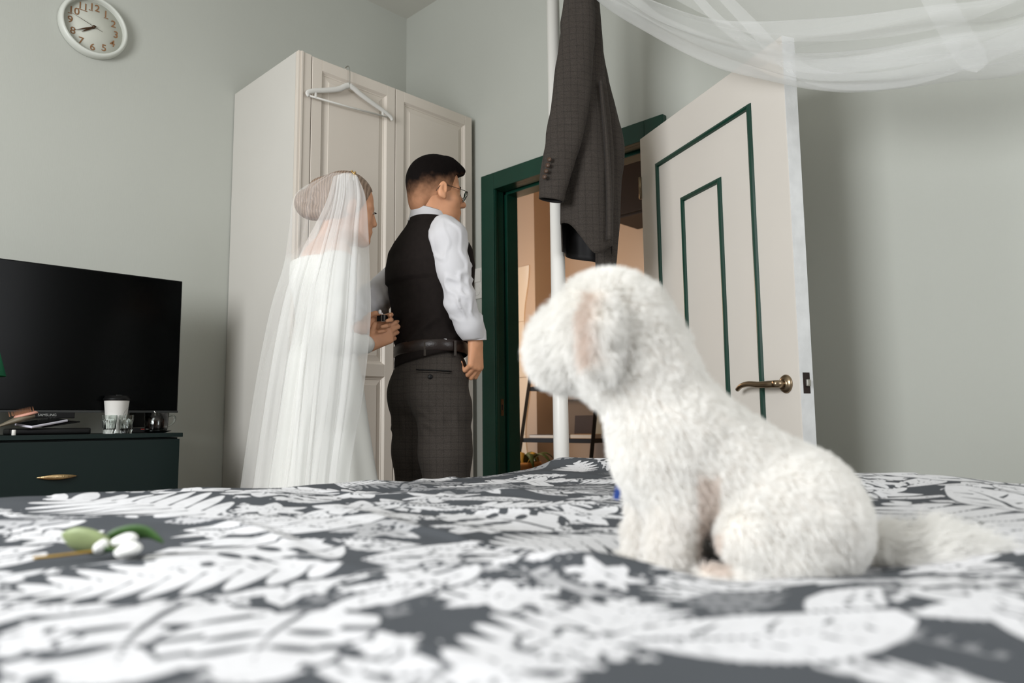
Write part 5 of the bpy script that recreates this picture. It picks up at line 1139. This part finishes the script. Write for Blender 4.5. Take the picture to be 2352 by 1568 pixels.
# ------------------------------------------------------------------ the dog
dog = thing('dog', 'fluffy white small dog sitting on the duvet with its head turned to the couple', 'dog', (0.87, 0.45, 0), ROT)
md_ = mat('dog_skin', (232, 226, 218), 0.9, sss=0.0)
HD = head_axes(math.radians(-62), -0.02)      # looks to the left and away
hcd = np.array([-0.158, 0.005, 0.920])
def dog_sdf(P):
    # trunk from neck to rump
    d = rc(P, (-0.082, 0.0, 0.780), (0.055, 0.0, 0.685), 0.072, 0.080)
    d = smin(d, el(P, (0.078, 0.0, 0.676), (0.066, 0.080, 0.076)), 0.03)
    d = smin(d, rc(P, (-0.085, 0.0, 0.790), (-0.120, 0.0, 0.865), 0.066, 0.058), 0.03)
    d = smin(d, el(P, (-0.105, 0.0, 0.745), (0.040, 0.055, 0.055)), 0.03)
    # head: skull, cheeks, muzzle
    q = (P - hcd.astype(np.float32)) @ HD.T.astype(np.float32)
    h = el(q, (0, 0, 0.004), (0.062, 0.062, 0.062)); h = smin(h, el(q, (0.02, 0, -0.022), (0.052, 0.056, 0.042)), 0.02)
    h = smin(h, rc(q, (0.015, 0, 0.006), (0.068, 0, -0.012), 0.050, 0.036), 0.02); h = smin(h, rc(q, (0.035, 0, -0.018), (0.078, 0, -0.026), 0.040, 0.029), 0.02); h = smin(h, rc(q, (0.02, 0, -0.042), (0.066, 0, -0.042), 0.031, 0.022), 0.02)
    d = smin(d, h, 0.025)
    d = smin(d, rc(P, (-0.120, 0, 0.87), (-0.140, 0.0, 0.915), 0.060, 0.058), 0.03)
    for s in (-1, 1):        # hanging ears
        a = hcd + np.array((-0.012, s * 0.056, 0.030)) @ HD; m_ = hcd + np.array((-0.016, s * 0.070, -0.005)) @ HD; b_ = hcd + np.array((-0.010, s * 0.066, -0.048)) @ HD
        d = smin(d, chain(P, [a, m_, b_], [0.012, 0.016, 0.017], 0.012), 0.006)
    for t, sx in ((-0.034, 0.0), (0.038, -0.016)):      # front legs with a bent wrist, paws
        d = smin(d, chain(P, [(-0.088 + sx, t, 0.755), (-0.086 + sx, t, 0.700), (-0.096 + sx, t, 0.655), (-0.100 + sx, t, 0.622)], [0.036, 0.027, 0.022, 0.022], 0.02), 0.018)
        d = smin(d, el(P, (-0.112 + sx, t, 0.616), (0.026, 0.019, 0.014)), 0.012)
    for t in (-1, 1):        # haunch, shank folded forward, hock at the back, hind paw
        d = smin(d, el(P, (0.048, t * 0.058, 0.676), (0.080, 0.042, 0.070)), 0.02)
        d = smin(d, chain(P, [(-0.018, t * 0.075, 0.665), (0.030, t * 0.078, 0.630), (0.062, t * 0.078, 0.618)], [0.030, 0.022, 0.016], 0.015), 0.015)
        d = smin(d, chain(P, [(0.050, t * 0.080, 0.616), (-0.030, t * 0.086, 0.616), (-0.064, t * 0.088, 0.616)], [0.016, 0.016, 0.019], 0.012), 0.012)
    d = smin(d, chain(P, [(0.140, 0.01, 0.640), (0.175, 0.0, 0.628), (0.225, -0.015, 0.622), (0.262, -0.030, 0.620)], [0.026, 0.026, 0.025, 0.018], 0.015), 0.015)
    return d
DV, DF = surfnet(dog_sdf, (-0.30, -0.15, 0.585), (0.31, 0.15, 1.02), 0.0046); DV = relax(DV, DF, 1)
mesh_np('body', DV, DF, md_, dog)
nc = hcd + np.array((0.108, 0, -0.010)) @ HD
lathe('nose', [(0, -0.010), (0.009, -0.006), (0.011, 0.001), (0.008, 0.007), (0, 0.008)], M['nose'], dog, 16, tuple(nc))
for s in (-1, 1):
    c = hcd + np.array((0.060, s * 0.028, 0.012)) @ HD; lathe('eye', [(0, -0.008), (0.006, -0.005), (0.008, 0), (0.006, 0.005), (0, 0.008)], M['iris'], dog, 12, tuple(c))
tg = boxo('blue_tag', (-0.004, -0.001, -0.010), (0.004, 0.001, 0.010), M['blue'], dog, 0.0008); tg.location = (-0.149, 0.030, 0.710); tg.rotation_euler = (0, 0.25, 0); tg['label'] = 'small blue tag at the chest'
# coat of curled hairs grown from the skin
A_, B_, C_, D__ = (DV[DF[:, i]] for i in range(4)); ar = 0.5 * np.linalg.norm(np.cross(C_ - A_, D__ - B_), axis=1)
NV_ = normals(DV, DF)
NH = 110000
ar = ar * (1 + 2.5 * ((A_[:, 0] > 0.16) & (A_[:, 2] < 0.67))); fi = rng.choice(len(DF), NH, p=ar / ar.sum()); u, v = rng.random((2, NH, 1))
root = (A_[fi] * (1 - u) + B_[fi] * u) * (1 - v) + (D__[fi] * (1 - u) + C_[fi] * u) * v
nn = NV_[DF[fi]].mean(1); nn /= np.linalg.norm(nn, axis=1)[:, None]
keep = root[:, 2] > 0.606; root, nn = root[keep], nn[keep]; NH = len(root)
x, y, z = root.T
tail = np.clip((x - 0.150) / 0.05, 0, 1) * (z < 0.68); q = (root - hcd) @ HD.T; muz = np.clip((q[:, 0] - 0.02) / 0.05, 0, 1) * (np.linalg.norm(q, axis=1) < 0.13)
headm = np.linalg.norm(q, axis=1) < 0.095; ear = (np.abs(q[:, 1]) > 0.056) & headm & (q[:, 2] < 0.035)
leg = (z < 0.70) & (x < -0.05)
Ln = 0.0115 + 0.0025 * rng.random(NH); Ln = Ln + 0.036 * tail * (0.6 + 0.6 * rng.random(NH)) + 0.009 * muz + 0.006 * ear + 0.003 * headm + 0.002 * leg
flow = np.stack([np.where(headm, 0.2, 0.55), 0 * x, np.where(headm, -0.5, -0.75)], -1); flow[tail > 0.3] = (0.8, -0.15, 0.15)
flow[muz > 0.4] = (-0.55, 0.1, -0.6)
fl = flow - nn * (flow * nn).sum(1)[:, None]
curl = np.stack([noise(root + k * 7.3, 55.0) for k in range(3)], -1) * 0.32 + np.stack([noise(root + k * 5.1 + 2, 150.0) for k in range(3)], -1) * 0.3
base_dir = nn * 0.85 + fl * 0.65 + curl * 0.55 + rng.normal(0, 0.24, (NH, 3)); base_dir /= np.linalg.norm(base_dir, axis=1)[:, None]
NP = 5; pts = np.zeros((NH, NP, 3), np.float32); pos = root - nn * 0.001; dirn = base_dir.copy(); pts[:, 0] = pos
cl = np.stack([noise(root + 11 + k * 3.7, 75.0) for k in range(3)], -1)
for k in range(1, NP):
    dirn = dirn + cl * 0.16 + fl * 0.26 + np.array((0, 0, -0.06)); dirn /= np.linalg.norm(dirn, axis=1)[:, None]
    pos = pos + dirn * (Ln / (NP - 1))[:, None]; pos[:, 2] = np.maximum(pos[:, 2], 0.604); pts[:, k] = pos
hc = bpy.data.hair_curves.new('coat'); hc.add_curves([NP] * NH)
hc.attributes['position'].data.foreach_set('vector', pts.ravel())
rad = hc.attributes.get('radius') or hc.attributes.new('radius', 'FLOAT', 'POINT')
rad.data.foreach_set('value', np.tile(np.array([0.00042, 0.0004, 0.00034, 0.00026, 0.00010], np.float32), NH))
tint = np.clip(0.75 * ear * np.clip(1 - np.abs(q[:, 0] + 0.004) / 0.016, 0, 1) * (q[:, 2] > -0.05) + 0.5 * ((np.abs(x + 0.060) < 0.014) & (z < 0.74) & (z > 0.63)) + 0.06 * leg, 0, 1)
tnt = hc.attributes.new('tint', 'FLOAT', 'POINT'); tnt.data.foreach_set('value', np.repeat(tint.astype(np.float32), NP))
mf = bpy.data.materials.new('white_fur'); mf.use_nodes = True; nt = mf.node_tree; b = nt.nodes['Principled BSDF']; b.inputs['Roughness'].default_value = 0.8; b.inputs['Specular IOR Level'].default_value = 0.15
an = nt.nodes.new('ShaderNodeAttribute'); an.attribute_name = 'tint'; mx = nt.nodes.new('ShaderNodeMix'); mx.data_type = 'RGBA'
mx.inputs[6].default_value = (*lin((253, 252, 249)), 1); mx.inputs[7].default_value = (*lin((222, 202, 188)), 1); nt.links.new(an.outputs['Fac'], mx.inputs[0]); nt.links.new(mx.outputs[2], b.inputs['Base Color'])
tl2 = nt.nodes.new('ShaderNodeBsdfTranslucent'); nt.links.new(mx.outputs[2], tl2.inputs[0]); ms = nt.nodes.new('ShaderNodeMixShader'); ms.inputs[0].default_value = 0.38
nt.links.new(b.outputs[0], ms.inputs[1]); nt.links.new(tl2.outputs[0], ms.inputs[2]); nt.links.new(ms.outputs[0], nt.nodes['Material Output'].inputs[0])
hc.materials.append(mf)
ho = bpy.data.objects.new('coat', hc); COL.objects.link(ho); ho.parent = dog; ho['kind'] = 'stuff'
